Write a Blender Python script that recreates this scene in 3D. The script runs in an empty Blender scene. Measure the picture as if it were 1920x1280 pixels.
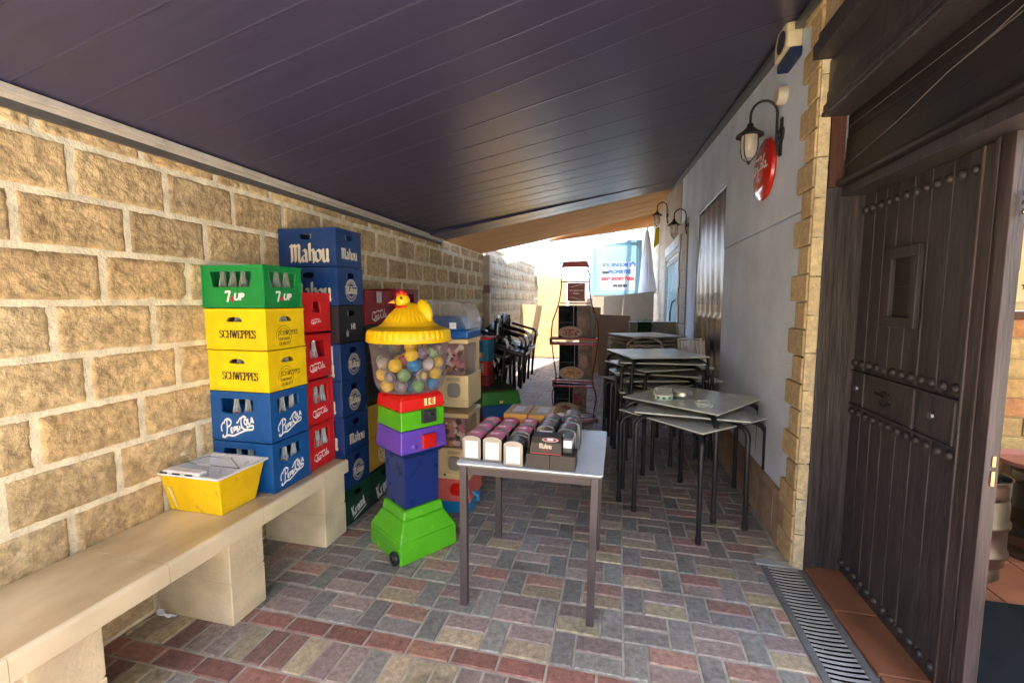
import bpy, bmesh, math, random
from mathutils import Vector, Matrix, noise
R = math.radians
random.seed(7)
S = bpy.context.scene
COL = S.collection
# ---------------------------------------------------------------- camera
cam_d = bpy.data.cameras.new('camera'); cam = bpy.data.objects.new('camera', cam_d); COL.objects.link(cam)
S.camera = cam
cam_d.sensor_width = 36; cam_d.lens = 36 * 830 / 1920; cam_d.clip_start = .02; cam_d.clip_end = 500
cam.location = (0, 0, 1.585)
pitch = math.atan(76 / 830); yaw = math.atan(200 / 830 * math.cos(pitch))
cam.rotation_euler = (R(90) - pitch, 0, yaw)
# ---------------------------------------------------------------- light
SUN_EL, SUN_AZ = R(70), R(200)      # azimuth clockwise from +Y
w = bpy.data.worlds.new('World'); S.world = w; w.use_nodes = True
nt = w.node_tree; bg = nt.nodes['Background']; bg.inputs[1].default_value = .15
sky = nt.nodes.new('ShaderNodeTexSky'); sky.sky_type = 'NISHITA'; sky.sun_disc = False
sky.sun_elevation = SUN_EL; sky.sun_rotation = SUN_AZ; sky.air_density = 1.0; sky.dust_density = 2.0
nt.links.new(sky.outputs[0], bg.inputs[0])
sd = bpy.data.lights.new('sun', 'SUN'); sd.energy = 2.0; sd.angle = R(.5); sd.color = (1, .93, .82)
sun = bpy.data.objects.new('sun', sd); COL.objects.link(sun)
sdir = Vector((math.sin(SUN_AZ) * math.cos(SUN_EL), math.cos(SUN_AZ) * math.cos(SUN_EL), math.sin(SUN_EL)))
sun.rotation_euler = sdir.to_track_quat('Z', 'Y').to_euler()
S.view_settings.view_transform = 'Standard'; S.view_settings.look = 'None'
S.view_settings.gamma = 1; S.view_settings.exposure = 3.85
S.render.engine = 'CYCLES'
S.cycles.max_bounces = 10; S.cycles.diffuse_bounces = 6; S.cycles.transparent_max_bounces = 16

# ---------------------------------------------------------------- materials
MATS = {}
def mat(name, col, rough=.6, metal=0, var=.12, scale=8, bump=0, bscale=60, col2=None, spec=.5, stretch=None,
        trans=0, ior=1.45, coat=0, noise_detail=6, dirt=0, randobj=0):
    if name in MATS: return MATS[name]
    m = bpy.data.materials.new(name); m.use_nodes = True; MATS[name] = m
    n = m.node_tree.nodes; l = m.node_tree.links; b = n['Principled BSDF']
    b.inputs['Roughness'].default_value = rough; b.inputs['Metallic'].default_value = metal
    b.inputs['Specular IOR Level'].default_value = spec; b.inputs['IOR'].default_value = ior
    b.inputs['Transmission Weight'].default_value = trans; b.inputs['Coat Weight'].default_value = coat
    tc = n.new('ShaderNodeTexCoord'); mp = n.new('ShaderNodeMapping'); l.new(tc.outputs['Object'], mp.inputs[0])
    if stretch: mp.inputs['Scale'].default_value = stretch
    no = n.new('ShaderNodeTexNoise'); no.inputs['Scale'].default_value = scale; no.inputs['Detail'].default_value = noise_detail
    l.new(mp.outputs[0], no.inputs[0])
    mr = n.new('ShaderNodeMapRange'); mr.inputs[1].default_value = .3; mr.inputs[2].default_value = .7
    l.new(no.outputs[0], mr.inputs[0])
    mx = n.new('ShaderNodeMix'); mx.data_type = 'RGBA'
    c1 = tuple(c * (1 - var) for c in col[:3]) + (1,); c2 = (tuple(min(1, c * (1 + var)) for c in col[:3]) + (1,)) if col2 is None else tuple(col2) + (1,)
    mx.inputs[6].default_value = c1; mx.inputs[7].default_value = c2
    l.new(mr.outputs[0], mx.inputs[0])
    out = mx.outputs[2]
    if dirt:
        n2 = n.new('ShaderNodeTexNoise'); n2.inputs['Scale'].default_value = scale * 3.1; n2.inputs['Detail'].default_value = 10
        n2.inputs['Roughness'].default_value = .75
        l.new(tc.outputs['Object'], n2.inputs[0])
        r2 = n.new('ShaderNodeMapRange'); r2.inputs[1].default_value = .56; r2.inputs[2].default_value = .72; r2.inputs[4].default_value = dirt
        l.new(n2.outputs[0], r2.inputs[0])
        m2 = n.new('ShaderNodeMix'); m2.data_type = 'RGBA'; m2.inputs[7].default_value = (.10, .085, .065, 1)
        l.new(r2.outputs[0], m2.inputs[0]); l.new(out, m2.inputs[6]); out = m2.outputs[2]
    if randobj:
        oi = n.new('ShaderNodeObjectInfo'); hs = n.new('ShaderNodeHueSaturation')
        r3 = n.new('ShaderNodeMapRange'); r3.inputs[3].default_value = 1 - randobj; r3.inputs[4].default_value = 1 + randobj
        l.new(oi.outputs['Random'], r3.inputs[0]); l.new(r3.outputs[0], hs.inputs['Value']); l.new(out, hs.inputs['Color']); out = hs.outputs[0]
    l.new(out, b.inputs['Base Color'])
    # roughness variation
    rr = n.new('ShaderNodeMapRange'); rr.inputs[3].default_value = max(.02, rough - .08); rr.inputs[4].default_value = min(1, rough + .1)
    l.new(no.outputs[0], rr.inputs[0]); l.new(rr.outputs[0], b.inputs['Roughness'])
    if bump:
        nb = n.new('ShaderNodeTexNoise'); nb.inputs['Scale'].default_value = bscale; nb.inputs['Detail'].default_value = 8
        l.new(mp.outputs[0], nb.inputs[0])
        bp = n.new('ShaderNodeBump'); bp.inputs['Strength'].default_value = bump; bp.inputs['Distance'].default_value = .01
        l.new(nb.outputs[0], bp.inputs['Height']); l.new(bp.outputs[0], b.inputs['Normal'])
    return m
def attr_mat(name, rough, var_scale, bump, bscale, dirt=.5, vary=.3, dirtcol=(.16, .12, .08, 1), spec=.4, dlo=.52, dhi=.75):
    """colour from a per-block attribute 'tint' (one flat colour per brick or block), with mineral mottling"""
    m = bpy.data.materials.new(name); m.use_nodes = True; MATS[name] = m
    n = m.node_tree.nodes; l = m.node_tree.links; b = n['Principled BSDF']; b.inputs['Roughness'].default_value = rough
    b.inputs['Specular IOR Level'].default_value = spec
    at = n.new('ShaderNodeAttribute'); at.attribute_name = 'tint'
    tc = n.new('ShaderNodeTexCoord')
    no = n.new('ShaderNodeTexNoise'); no.inputs['Scale'].default_value = var_scale; no.inputs['Detail'].default_value = 9; no.inputs['Roughness'].default_value = .65
    l.new(tc.outputs['Object'], no.inputs[0])
    mr = n.new('ShaderNodeMapRange'); mr.inputs[1].default_value = .3; mr.inputs[2].default_value = .7; mr.inputs[3].default_value = 1 - vary; mr.inputs[4].default_value = 1 + vary
    l.new(no.outputs[0], mr.inputs[0])
    hs = n.new('ShaderNodeHueSaturation'); l.new(at.outputs[0], hs.inputs['Color']); l.new(mr.outputs[0], hs.inputs['Value'])
    n2 = n.new('ShaderNodeTexNoise'); n2.inputs['Scale'].default_value = 2.3; n2.inputs['Detail'].default_value = 12; n2.inputs['Roughness'].default_value = .72
    l.new(tc.outputs['Object'], n2.inputs[0])
    r2 = n.new('ShaderNodeMapRange'); r2.inputs[1].default_value = dlo; r2.inputs[2].default_value = dhi; r2.inputs[4].default_value = dirt
    l.new(n2.outputs[0], r2.inputs[0])
    m2 = n.new('ShaderNodeMix'); m2.data_type = 'RGBA'; m2.inputs[7].default_value = dirtcol
    l.new(r2.outputs[0], m2.inputs[0]); l.new(hs.outputs[0], m2.inputs[6]); l.new(m2.outputs[2], b.inputs['Base Color'])
    nb = n.new('ShaderNodeTexNoise'); nb.inputs['Scale'].default_value = bscale; nb.inputs['Detail'].default_value = 10; nb.inputs['Roughness'].default_value = .6
    l.new(tc.outputs['Object'], nb.inputs[0])
    bp = n.new('ShaderNodeBump'); bp.inputs['Strength'].default_value = bump; bp.inputs['Distance'].default_value = .012
    l.new(nb.outputs[0], bp.inputs['Height']); l.new(bp.outputs[0], b.inputs['Normal'])
    return m
def glassy(name, col=(1, 1, 1), alpha=.25, rough=.05):
    """thin clear plastic or glass: partly see-through, glossy"""
    if name in MATS: return MATS[name]
    m = bpy.data.materials.new(name); m.use_nodes = True; MATS[name] = m
    n = m.node_tree.nodes; l = m.node_tree.links; n.clear()
    o = n.new('ShaderNodeOutputMaterial'); mx = n.new('ShaderNodeMixShader')
    t = n.new('ShaderNodeBsdfTransparent'); t.inputs[0].default_value = (*[min(1, .6 + .4 * c) for c in col], 1)
    p = n.new('ShaderNodeBsdfPrincipled'); p.inputs['Base Color'].default_value = (*col, 1); p.inputs['Roughness'].default_value = rough
    lw = n.new('ShaderNodeLayerWeight'); lw.inputs[0].default_value = .35
    mr = n.new('ShaderNodeMapRange'); mr.inputs[3].default_value = alpha * .5; mr.inputs[4].default_value = min(1, alpha + .45)
    l.new(lw.outputs['Facing'], mr.inputs[0])
    l.new(mr.outputs[0], mx.inputs[0]); l.new(t.outputs[0], mx.inputs[1]); l.new(p.outputs[0], mx.inputs[2]); l.new(mx.outputs[0], o.inputs[0])
    return m
def cloth(name, col, trans=.4, stripes=None):
    m = bpy.data.materials.new(name); m.use_nodes = True; MATS[name] = m
    n = m.node_tree.nodes; l = m.node_tree.links; n.clear()
    o = n.new('ShaderNodeOutputMaterial'); mx = n.new('ShaderNodeMixShader'); mx.inputs[0].default_value = trans
    d = n.new('ShaderNodeBsdfDiffuse'); t = n.new('ShaderNodeBsdfTranslucent')
    tc = n.new('ShaderNodeTexCoord'); no = n.new('ShaderNodeTexNoise'); no.inputs['Scale'].default_value = 2; no.inputs['Detail'].default_value = 8
    l.new(tc.outputs['Object'], no.inputs[0])
    cm = n.new('ShaderNodeMix'); cm.data_type = 'RGBA'; cm.inputs[6].default_value = (*[c * .85 for c in col], 1); cm.inputs[7].default_value = (*[min(1, c * 1.12) for c in col], 1)
    l.new(no.outputs[0], cm.inputs[0]); l.new(cm.outputs[2], d.inputs[0]); l.new(cm.outputs[2], t.inputs[0])
    l.new(d.outputs[0], mx.inputs[1]); l.new(t.outputs[0], mx.inputs[2]); l.new(mx.outputs[0], o.inputs[0])
    return m

BLOCK = attr_mat('rock_block', .85, 24, 1.0, 50, dirt=.75, vary=.42, dirtcol=(.20, .125, .055, 1), dlo=.47, dhi=.74)
BRICKM = attr_mat('brick', .8, 30, .5, 90, dirt=.4)
PAVER = attr_mat('paver', .55, 35, .4, 120, dirt=.85, vary=.40, dirtcol=(.045, .038, .032, 1), dlo=.53, dhi=.72)
MORTAR = mat('mortar', (.78, .69, .48), .9, bump=.6, bscale=80, var=.2, scale=12)
GROUT = mat('grout', (.38, .34, .27), .9, bump=.4, bscale=150, var=.35, scale=9)
STUCCO = mat('stucco', (.66, .74, .88), .92, bump=.6, bscale=130, var=.13, scale=2.0, dirt=.10)  # cool blue in the colour stands in for sky light on the wall
MARBLE = mat('bench_tile', (.46, .34, .18), .22, col2=(.72, .58, .37), dirt=.12, scale=2.6, noise_detail=10, stretch=(1.3, .6, 1), coat=.2, bump=.04, bscale=20)
BENCHBLK = mat('bench_block', (.60, .49, .31), .8, var=.24, scale=4, dirt=.2, bump=.35, bscale=70)
WHITE = mat('white_paint', (.78, .77, .74), .6, var=.06)
GREYMETAL = mat('grey_metal', (.35, .35, .35), .4, .8)
STEEL = mat('brushed_steel', (.62, .62, .62), .28, 1, var=.12, stretch=(1, 12, 1))
CHROME = mat('chrome', (.8, .8, .82), .12, 1, var=.03)
BLACKP = mat('black_plastic', (.018, .018, .02), .38, var=.3)
BLACKT = mat('black_tube', (.022, .022, .026), .35, .2, var=.3)
DARKLEG = mat('brown_table_leg', (.065, .052, .052), .42, .2, var=.2)
TOPGREY = mat('laminate_grey', (.58, .64, .60), .2, var=.08, scale=5, dirt=.12)
TOPWHITE = mat('laminate_white', (.62, .65, .67), .22, var=.05, scale=5, dirt=.06)
DARKEDGE = mat('table_edge', (.04, .035, .035), .5)
WOOD = mat('dark_wood', (.040, .034, .037), .42, var=.55, scale=5, stretch=(10, 10, .7), bump=.35, bscale=14, noise_detail=9)
WOODR = mat('red_brown_wood', (.085, .035, .024), .45, var=.4, scale=6, stretch=(8, 8, .6), bump=.2, bscale=20)
WOODM = mat('umber_wood', (.052, .038, .038), .42, var=.5, scale=5, stretch=(9, 9, .6), bump=.3, bscale=16)
DARKMET = mat('dark_shutter', (.020, .018, .020), .42, .2, var=.25, scale=3)
IRON = mat('black_iron', (.025, .024, .025), .5, .4, var=.3)
TERRA = mat('terracotta', (.22, .09, .045), .45, var=.22, scale=7, dirt=.25)
def plastic(n, c, r=.36): return mat('plastic_' + n, c, r, var=.12, scale=9, dirt=.25, bump=.05, bscale=40, coat=.12, randobj=.06)
P_BLUE = plastic('blue', (.005, .075, .26)); P_NAVY = plastic('navy', (.005, .035, .135)); P_DBLUE = plastic('column_blue', (.006, .022, .14), .28)
P_YEL = plastic('yellow', (.80, .56, .004)); P_GRN = plastic('green', (.004, .23, .045)); P_DGRN = plastic('dark_green', (.006, .05, .028))
P_RED = plastic('red', (.52, .012, .014)); P_DRED = plastic('dark_red', (.22, .008, .012)); P_BLK = plastic('black', (.014, .014, .016)); P_OCH = plastic('ochre', (.42, .27, .03))
P_LIME = mat('lime_plastic', (.09, .42, .012), .24, var=.06, coat=.3, dirt=.05); P_PUR = mat('purple_plastic', (.13, .06, .42), .3, var=.06, coat=.2, dirt=.05)
P_RED2 = mat('bright_red_plastic', (.62, .012, .008), .28, var=.05, coat=.2, dirt=.05); P_YEL2 = mat('lid_yellow', (.83, .50, .006), .32, var=.06, dirt=.08)
P_CREAM = mat('cream_plastic', (.66, .50, .25), .35, var=.06, dirt=.1); P_BL2 = mat('lid_blue', (.012, .09, .28), .3, var=.06)
P_TEAL = mat('teal_plastic', (.01, .17, .33), .35, var=.08, dirt=.1); CRIM = mat('crimson_metal', (.20, .014, .026), .35, .2, var=.1)
INKW = mat('ink_white', (.78, .78, .76), .5, var=.08, scale=30, dirt=.1); INKC = mat('ink_cream', (.62, .56, .42), .5, var=.1); INKB = mat('ink_black', (.015, .013, .02), .5)
INKR = mat('ink_red', (.5, .01, .02), .5); INKBL = mat('ink_blue', (.02, .06, .22), .5); INKG = mat('ink_green', (.01, .22, .1), .5); INKGR = mat('ink_grey', (.35, .35, .36), .5)
PAPER = mat('paper', (.60, .60, .61), .8, var=.06, scale=14, bump=.6, bscale=16)
CARD = mat('cardboard', (.42, .27, .12), .8, var=.14, scale=3, dirt=.1); PLY = mat('plywood', (.36, .24, .09), .7, var=.1, scale=3, stretch=(1, 1, 4))
CLEAR = glassy('clear_plastic', (.45, .38, .42), .07); GLASS = glassy('clear_glass', (.82, .88, .86), .32, .03); WGLASS = glassy('window_glass', (.35, .55, .6), .75, .05)
LAMPG = glassy('lamp_glass', (.75, .7, .6), .6, .15)
BOTG = glassy('bottle_glass', (.75, .82, .8), .5, .04); BOTGG = glassy('green_bottle_glass', (.45, .5, .42), .55, .05)
BRASS = mat('brass', (.45, .27, .13), .3, 1)

# ---------------------------------------------------------------- mesh helpers
def tv(rng, a, b, col):
    v = rng.uniform(a, b); h = rng.uniform(-.025, .025); return (col[0] * v * (1 + h), col[1] * v, col[2] * v * (1 - 2 * h))
class MB:
    def __init__(s): s.v = []; s.f = []; s.t = []; s.tint = None
    def add(s, vs, fs):
        o = len(s.v); s.v += [Vector(v) for v in vs]; s.f += [tuple(i + o for i in f) for f in fs]
        if s.tint is not None: s.t += [s.tint] * len(vs)
        return s
    def box(s, a, b, M=None):
        x0, y0, z0 = a; x1, y1, z1 = b
        vs = [Vector(p) for p in ((x0, y0, z0), (x1, y0, z0), (x1, y1, z0), (x0, y1, z0), (x0, y0, z1), (x1, y0, z1), (x1, y1, z1), (x0, y1, z1))]
        return s.hexa(vs, M)
    def cbox(s, c, d, M=None):
        return s.box([c[i] - d[i] / 2 for i in range(3)], [c[i] + d[i] / 2 for i in range(3)], M)
    def hexa(s, vs, M=None):
        vs = [Vector(v) for v in vs]
        if M: vs = [M @ v for v in vs]
        return s.add(vs, [(0, 3, 2, 1), (4, 5, 6, 7), (0, 1, 5, 4), (1, 2, 6, 5), (2, 3, 7, 6), (3, 0, 4, 7)])
    def frust(s, z0, h0, z1, h1, c=(0, 0), h0y=None, h1y=None):
        a = h0; b = h0y or h0; c2 = h1; d = h1y or h1; x, y = c
        return s.hexa([(x - a, y - b, z0), (x + a, y - b, z0), (x + a, y + b, z0), (x - a, y + b, z0), (x - c2, y - d, z1), (x + c2, y - d, z1), (x + c2, y + d, z1), (x - c2, y + d, z1)])
    def tube(s, pts, r, n=10, caps=True, closed=False):
        pts = [Vector(p) for p in pts]; rs = r if isinstance(r, (list, tuple)) else [r] * len(pts)
        vs = []; fs = []; up = None; N = len(pts)
        for i, p in enumerate(pts):
            if closed: d = pts[(i + 1) % N] - pts[i - 1]
            else: d = pts[min(i + 1, N - 1)] - pts[max(i - 1, 0)]
            d.normalize()
            if up is None:
                up = d.orthogonal().normalized()
            up = (up - d * up.dot(d)).normalized(); q = d.cross(up)
            for k in range(n):
                a = 2 * math.pi * k / n; vs.append(p + (up * math.cos(a) + q * math.sin(a)) * rs[i])
        for i in range(N if closed else N - 1):
            j = (i + 1) % N
            for k in range(n):
                k2 = (k + 1) % n; fs.append((i * n + k, i * n + k2, j * n + k2, j * n + k))
        if caps and not closed:
            fs.append(tuple(range(n))[::-1]); fs.append(tuple((N - 1) * n + k for k in range(n)))
        return s.add(vs, fs)
    def lathe(s, prof, c=(0, 0, 0), n=32, M=None, flute=None):
        vs = []; fs = []; c = Vector(c)
        for (r, z) in prof:
            for k in range(n):
                a = 2 * math.pi * k / n; rr = r
                if flute: rr = r * (1 + flute[1] * abs(math.cos(a * flute[0] / 2)))
                v = Vector((rr * math.cos(a), rr * math.sin(a), z))
                vs.append((M @ v if M else v) + c)
        for i in range(len(prof) - 1):
            for k in range(n):
                k2 = (k + 1) % n; fs.append((i * n + k, i * n + k2, (i + 1) * n + k2, (i + 1) * n + k))
        if prof[0][0] > 1e-5: fs.append(tuple(range(n))[::-1])
        if prof[-1][0] > 1e-5: fs.append(tuple((len(prof) - 1) * n + k for k in range(n)))
        return s.add(vs, fs)
    def prism(s, poly, M, h):
        n = len(poly); vs = [M @ Vector((x, y, 0)) for x, y in poly] + [M @ Vector((x, y, h)) for x, y in poly]
        return s.add(vs, [tuple(range(n))[::-1], tuple(range(n, 2 * n))] + [(i, (i + 1) % n, (i + 1) % n + n, i + n) for i in range(n)])
    def holed(s, w, h, hole, M, th):
        """w x h plate (0..w,0..h) in M's xy plane with thickness th (+z), with a convex hole"""
        cx = sum(p[0] for p in hole) / len(hole); cy = sum(p[1] for p in hole) / len(hole)
        angs = sorted({round(math.atan2(y - cy, x - cx), 5) for x, y in hole + [(0, 0), (w, 0), (w, h), (0, h)]})
        def ray_poly(a, poly):
            d = (math.cos(a), math.sin(a)); best = None
            for i in range(len(poly)):
                x0, y0 = poly[i]; x1, y1 = poly[(i + 1) % len(poly)]; ex, ey = x1 - x0, y1 - y0
                den = d[0] * ey - d[1] * ex
                if abs(den) < 1e-12: continue
                t = ((x0 - cx) * ey - (y0 - cy) * ex) / den; u = ((x0 - cx) * d[1] - (y0 - cy) * d[0]) / den
                if t > 0 and -1e-4 <= u <= 1 + 1e-4 and (best is None or t < best): best = t
            return (cx + d[0] * best, cy + d[1] * best)
        inn = [ray_poly(a, hole) for a in angs]; out = [ray_poly(a, [(0, 0), (w, 0), (w, h), (0, h)]) for a in angs]; n = len(angs)
        vs = [M @ Vector((x, y, z)) for z in (0, th) for ring in (out, inn) for x, y in ring]
        fs = []
        for i in range(n):
            j = (i + 1) % n
            fs += [(i, n + i, n + j, j), (2 * n + i, 2 * n + j, 3 * n + j, 3 * n + i), (n + i, 3 * n + i, 3 * n + j, n + j), (i, j, 2 * n + j, 2 * n + i)]
        return s.add(vs, fs)
    def build(s, name, m, parent=None, bevel=0, smooth=False, seg=2):
        me = bpy.data.meshes.new(name); me.from_pydata([tuple(v) for v in s.v], [], s.f); me.update()
        bm = bmesh.new(); bm.from_mesh(me); bmesh.ops.recalc_face_normals(bm, faces=bm.faces); bm.to_mesh(me); bm.free()
        if s.t:
            ca = me.color_attributes.new('tint', 'FLOAT_COLOR', 'POINT')
            ca.data.foreach_set('color', [c for t in s.t for c in (*t, 1)])
        o = bpy.data.objects.new(name, me); COL.objects.link(o); me.materials.append(m)
        if parent: o.parent = parent
        if smooth:
            me.polygons.foreach_set('use_smooth', [True] * len(me.polygons))
            try: me.set_sharp_from_angle(angle=R(38))
            except Exception: pass
        if bevel:
            b = o.modifiers.new('bevel', 'BEVEL'); b.width = bevel; b.segments = seg; b.limit_method = 'ANGLE'; b.angle_limit = R(40)
        return o
def thing(name, label, cat, loc=(0, 0, 0), rot=0, group=None):
    o = bpy.data.objects.new(name, None); COL.objects.link(o); o.empty_display_size = .1
    o.location = loc; o.rotation_euler = rot if isinstance(rot, tuple) else (0, 0, rot); o['label'] = label; o['category'] = cat
    if group: o['group'] = group
    return o
def tag(o, label, cat, group=None):
    o['label'] = label; o['category'] = cat
    if group: o['group'] = group
    return o
def kids(o): return KID.get(o.name, [])
def copy_tree(o, loc, rot=None, label=None):
    c = o.copy(); COL.objects.link(c); c.location = loc
    if rot is not None: c.rotation_euler = rot if isinstance(rot, tuple) else (0, 0, rot)
    if label: c['label'] = label
    def rec(src, dst):
        for ch in list(src.children):
            d = ch.copy(); COL.objects.link(d); d.parent = dst; rec(ch, d)
    rec(o, c); return c
def struct(o): o['kind'] = 'structure'; return o
def surf(o, r, u):
    r = Vector(r).normalized(); u = Vector(u).normalized(); nrm = r.cross(u)
    M = Matrix((r, u, nrm)).transposed().to_4x4(); M.translation = Vector(o); return M
def text(s, size, m, parent, M, name='lettering', bold=0, shear=0, ex=.0006, sx=1, align='CENTER', space=1):
    c = bpy.data.curves.new('t', 'FONT'); c.body = s; c.size = size; c.extrude = ex; c.offset = bold; c.shear = shear
    c.align_x = align; c.align_y = 'CENTER'; c.resolution_u = 3; c.space_character = space
    o = bpy.data.objects.new('t', c); COL.objects.link(o); bpy.context.view_layer.update()
    me = bpy.data.meshes.new_from_object(o.evaluated_get(bpy.context.evaluated_depsgraph_get()))
    bpy.data.objects.remove(o); me.materials.clear(); me.materials.append(m)
    me.transform(M @ Matrix.Diagonal((sx, 1, 1, 1)))
    o = bpy.data.objects.new(name, me); COL.objects.link(o); o.parent = parent; return o
def smooth_path(P, k=5):
    if len(P) < 3: return [Vector((*p, 0)) for p in P]
    Q = [Vector((*p, 0)) for p in P]; out = []
    for i in range(len(Q) - 1):
        p0 = Q[max(i - 1, 0)]; p1 = Q[i]; p2 = Q[i + 1]; p3 = Q[min(i + 2, len(Q) - 1)]
        for j in range(k):
            t = j / k
            out.append(.5 * ((2 * p1) + (p2 - p0) * t + (2 * p0 - 5 * p1 + 4 * p2 - p3) * t * t + (3 * p1 - p0 - 3 * p2 + p3) * t ** 3))
    out.append(Q[-1]); return out
def nib(mb, strokes, M, sc, a=.09, b=.03, ang=40, off=(0, 0), h0=.0008, straight=False):
    """pen strokes with a broad nib, printed on the surface M"""
    u = Vector((math.cos(R(ang)), math.sin(R(ang)), 0)); v = Vector((-u.y, u.x, 0))
    for si, st in enumerate(strokes):
        pts = [Vector((*p, 0)) for p in st] if straight else smooth_path(st)
        vs = []; h = h0 + .00012 * si
        for i, p in enumerate(pts):
            d = pts[min(i + 1, len(pts) - 1)] - pts[max(i - 1, 0)]
            if d.length < 1e-9: d = Vector((1, 0, 0))
            d.normalize(); nn = Vector((-d.y, d.x, 0)); wd = math.sqrt((a * nn.dot(u)) ** 2 + (b * nn.dot(v)) ** 2)
            for sg in (1, -1):
                q = (p + nn * wd * sg) * sc; vs.append(M @ Vector((q.x + off[0], q.y + off[1], h)))
        fs = [(2 * i, 2 * i + 1, 2 * i + 3, 2 * i + 2) for i in range(len(pts) - 1)]
        mb.add(vs, fs)
def arc(cx, cy, rx, ry, a0, a1, n=10):
    return [(cx + rx * math.cos(R(a0 + (a1 - a0) * i / n)), cy + ry * math.sin(R(a0 + (a1 - a0) * i / n))) for i in range(n + 1)]
def ringmesh(mb, M, cx, cy, r0, r1, h=.0008, n=40, a0=0, a1=360, ry=1):
    vs = []; 
    for i in range(n + 1):
        a = R(a0 + (a1 - a0) * i / n)
        for r in (r0, r1): vs.append(M @ Vector((cx + r * math.cos(a), cy + r * ry * math.sin(a), h)))
    mb.add(vs, [(2 * i, 2 * i + 1, 2 * i + 3, 2 * i + 2) for i in range(n)])
def disc(mb, M, cx, cy, r, h=.001, n=28, ry=None):
    ry = ry or r
    mb.add([M @ Vector((cx + r * math.cos(2 * math.pi * i / n), cy + ry * math.sin(2 * math.pi * i / n), h)) for i in range(n)], [tuple(range(n))])
def quad(mb, M, x0, y0, x1, y1, h=.001):
    mb.add([M @ Vector(p) for p in ((x0, y0, h), (x1, y0, h), (x1, y1, h), (x0, y1, h))], [(0, 1, 2, 3)])
def lerp(a, b, t): return a + (b - a) * t

# ---------------------------------------------------------------- logo strokes (unit = capital height)
def st_blackletter():       # broad-pen blackletter word, cream on beer crates
    s = []; x = 0
    s += [[(0, .82), (.1, .95), (.18, .82)], [(.14, .9), (.14, .1), (.05, 0)], [(.14, .75), (.3, .95), (.4, .8)], [(.38, .85), (.38, .1), (.3, 0)], [(.38, .75), (.55, .95), (.66, .8)], [(.64, .85), (.62, .12), (.74, .0)]]
    s += [[(.86, .58), (.98, .66), (1.1, .56)], [(1.1, .6), (1.1, .1), (1.2, .02)], [(1.1, .38), (.88, .3), (.84, .12), (.95, .02), (1.1, .14)]]
    s += [[(1.34, 1.0), (1.34, .04)], [(1.28, .98), (1.42, 1.04)], [(1.34, .5), (1.5, .66), (1.6, .52), (1.6, .02), (1.52, -.1)]]
    s += [[(1.88, .64), (1.74, .5), (1.74, .14), (1.9, 0)], [(1.88, .64), (2.04, .52), (2.04, .16), (1.9, 0)]]
    s += [[(2.16, .6), (2.22, .64), (2.24, .12), (2.36, 0), (2.5, .12)], [(2.42, .64), (2.5, .58), (2.5, .1), (2.6, 0)]]
    return s, 2.6
def st_script():            # flowing script, two words joined by a dash
    s = [[(.72, .62), (.66, .88), (.45, .96), (.2, .8), (.06, .45), (.14, .12), (.38, .02), (.6, .16)]]
    s += [arc(.82, .24, .13, .2, 20, 380), arc(1.14, .24, .14, .2, 50, 320), arc(1.46, .24, .13, .2, 30, 390), [(1.6, .46), (1.57, .14), (1.68, .04), (1.8, .14)]]
    s += [[(1.78, .3), (1.96, .32)]]
    s += [[(2.62, .66), (2.58, .92), (2.36, 1.0), (2.12, .8), (2.0, .45), (2.1, .1), (2.34, .02), (2.52, .14)], [(.5, .98), (.9, .84), (1.3, 1.02), (1.7, .92), (2.2, .98)]]
    s += [arc(2.72, .24, .13, .2, 20, 380), [(2.92, .3), (3.06, .7), (3.1, 1.0), (3.0, .9), (2.94, .3), (3.0, .06), (3.12, .1)], arc(3.3, .24, .13, .2, 30, 390), [(3.44, .46), (3.41, .14), (3.52, .04), (3.66, .16)]]
    s += [[(.3, .0), (.7, -.2), (1.2, -.05), (1.5, -.16)]]
    return s, 3.66
def st_pcola():             # swash script capitals with small capitals between
    s = [[(.3, 1.02), (.24, .6), (.12, .1), (-.02, -.2), (-.25, -.3), (-.34, -.16), (-.22, -.08)], [(-.02, .75), (.1, 1.0), (.42, 1.1), (.66, .88), (.52, .6), (.24, .5)], [(-.34, .2), (-.3, .6), (-.05, .9)]]
    def E(x, y, h=.34): return [[(x, y), (x + .03, y + h)], [(x + .03, y + h), (x + .2, y + h + .03)], [(x + .01, y + h / 2), (x + .16, y + h / 2 + .02)], [(x, y), (x + .18, y + .02)]]
    def Pp(x, y, h=.34): return [[(x, y), (x + .03, y + h)], [(x + .03, y + h), (x + .2, y + h), (x + .2, y + h * .55), (x + .03, y + h * .45)]]
    s += E(.5, .02) + Pp(.78, .06) + [[(1.22, .4), (1.08, .42), (1.06, .3), (1.2, .24), (1.18, .1), (1.04, .12)]] + [[(1.34, .14), (1.37, .48)], [(1.45, .32), (1.58, .34)]]
    s += [[(2.1, 1.0), (1.9, 1.16), (1.66, 1.0), (1.56, .6), (1.66, .24), (1.95, .12), (2.12, .28), (2.0, .38)], [(2.05, 1.12), (1.6, 1.05), (1.3, .78), (1.15, .72)]]
    s += [arc(2.0, .72, .13, .2, 0, 360), [(2.24, .96), (2.22, .56), (2.4, .56)], [(2.46, .58), (2.6, .98), (2.7, .56)], [(2.5, .7), (2.66, .7)]]
    s += [[(-.2, -.28), (.2, -.14), (.7, -.22), (1.3, -.06), (1.9, .08), (2.5, .1), (2.62, .3), (2.5, .38), (2.2, .34)]]
    return s, 2.7
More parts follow.
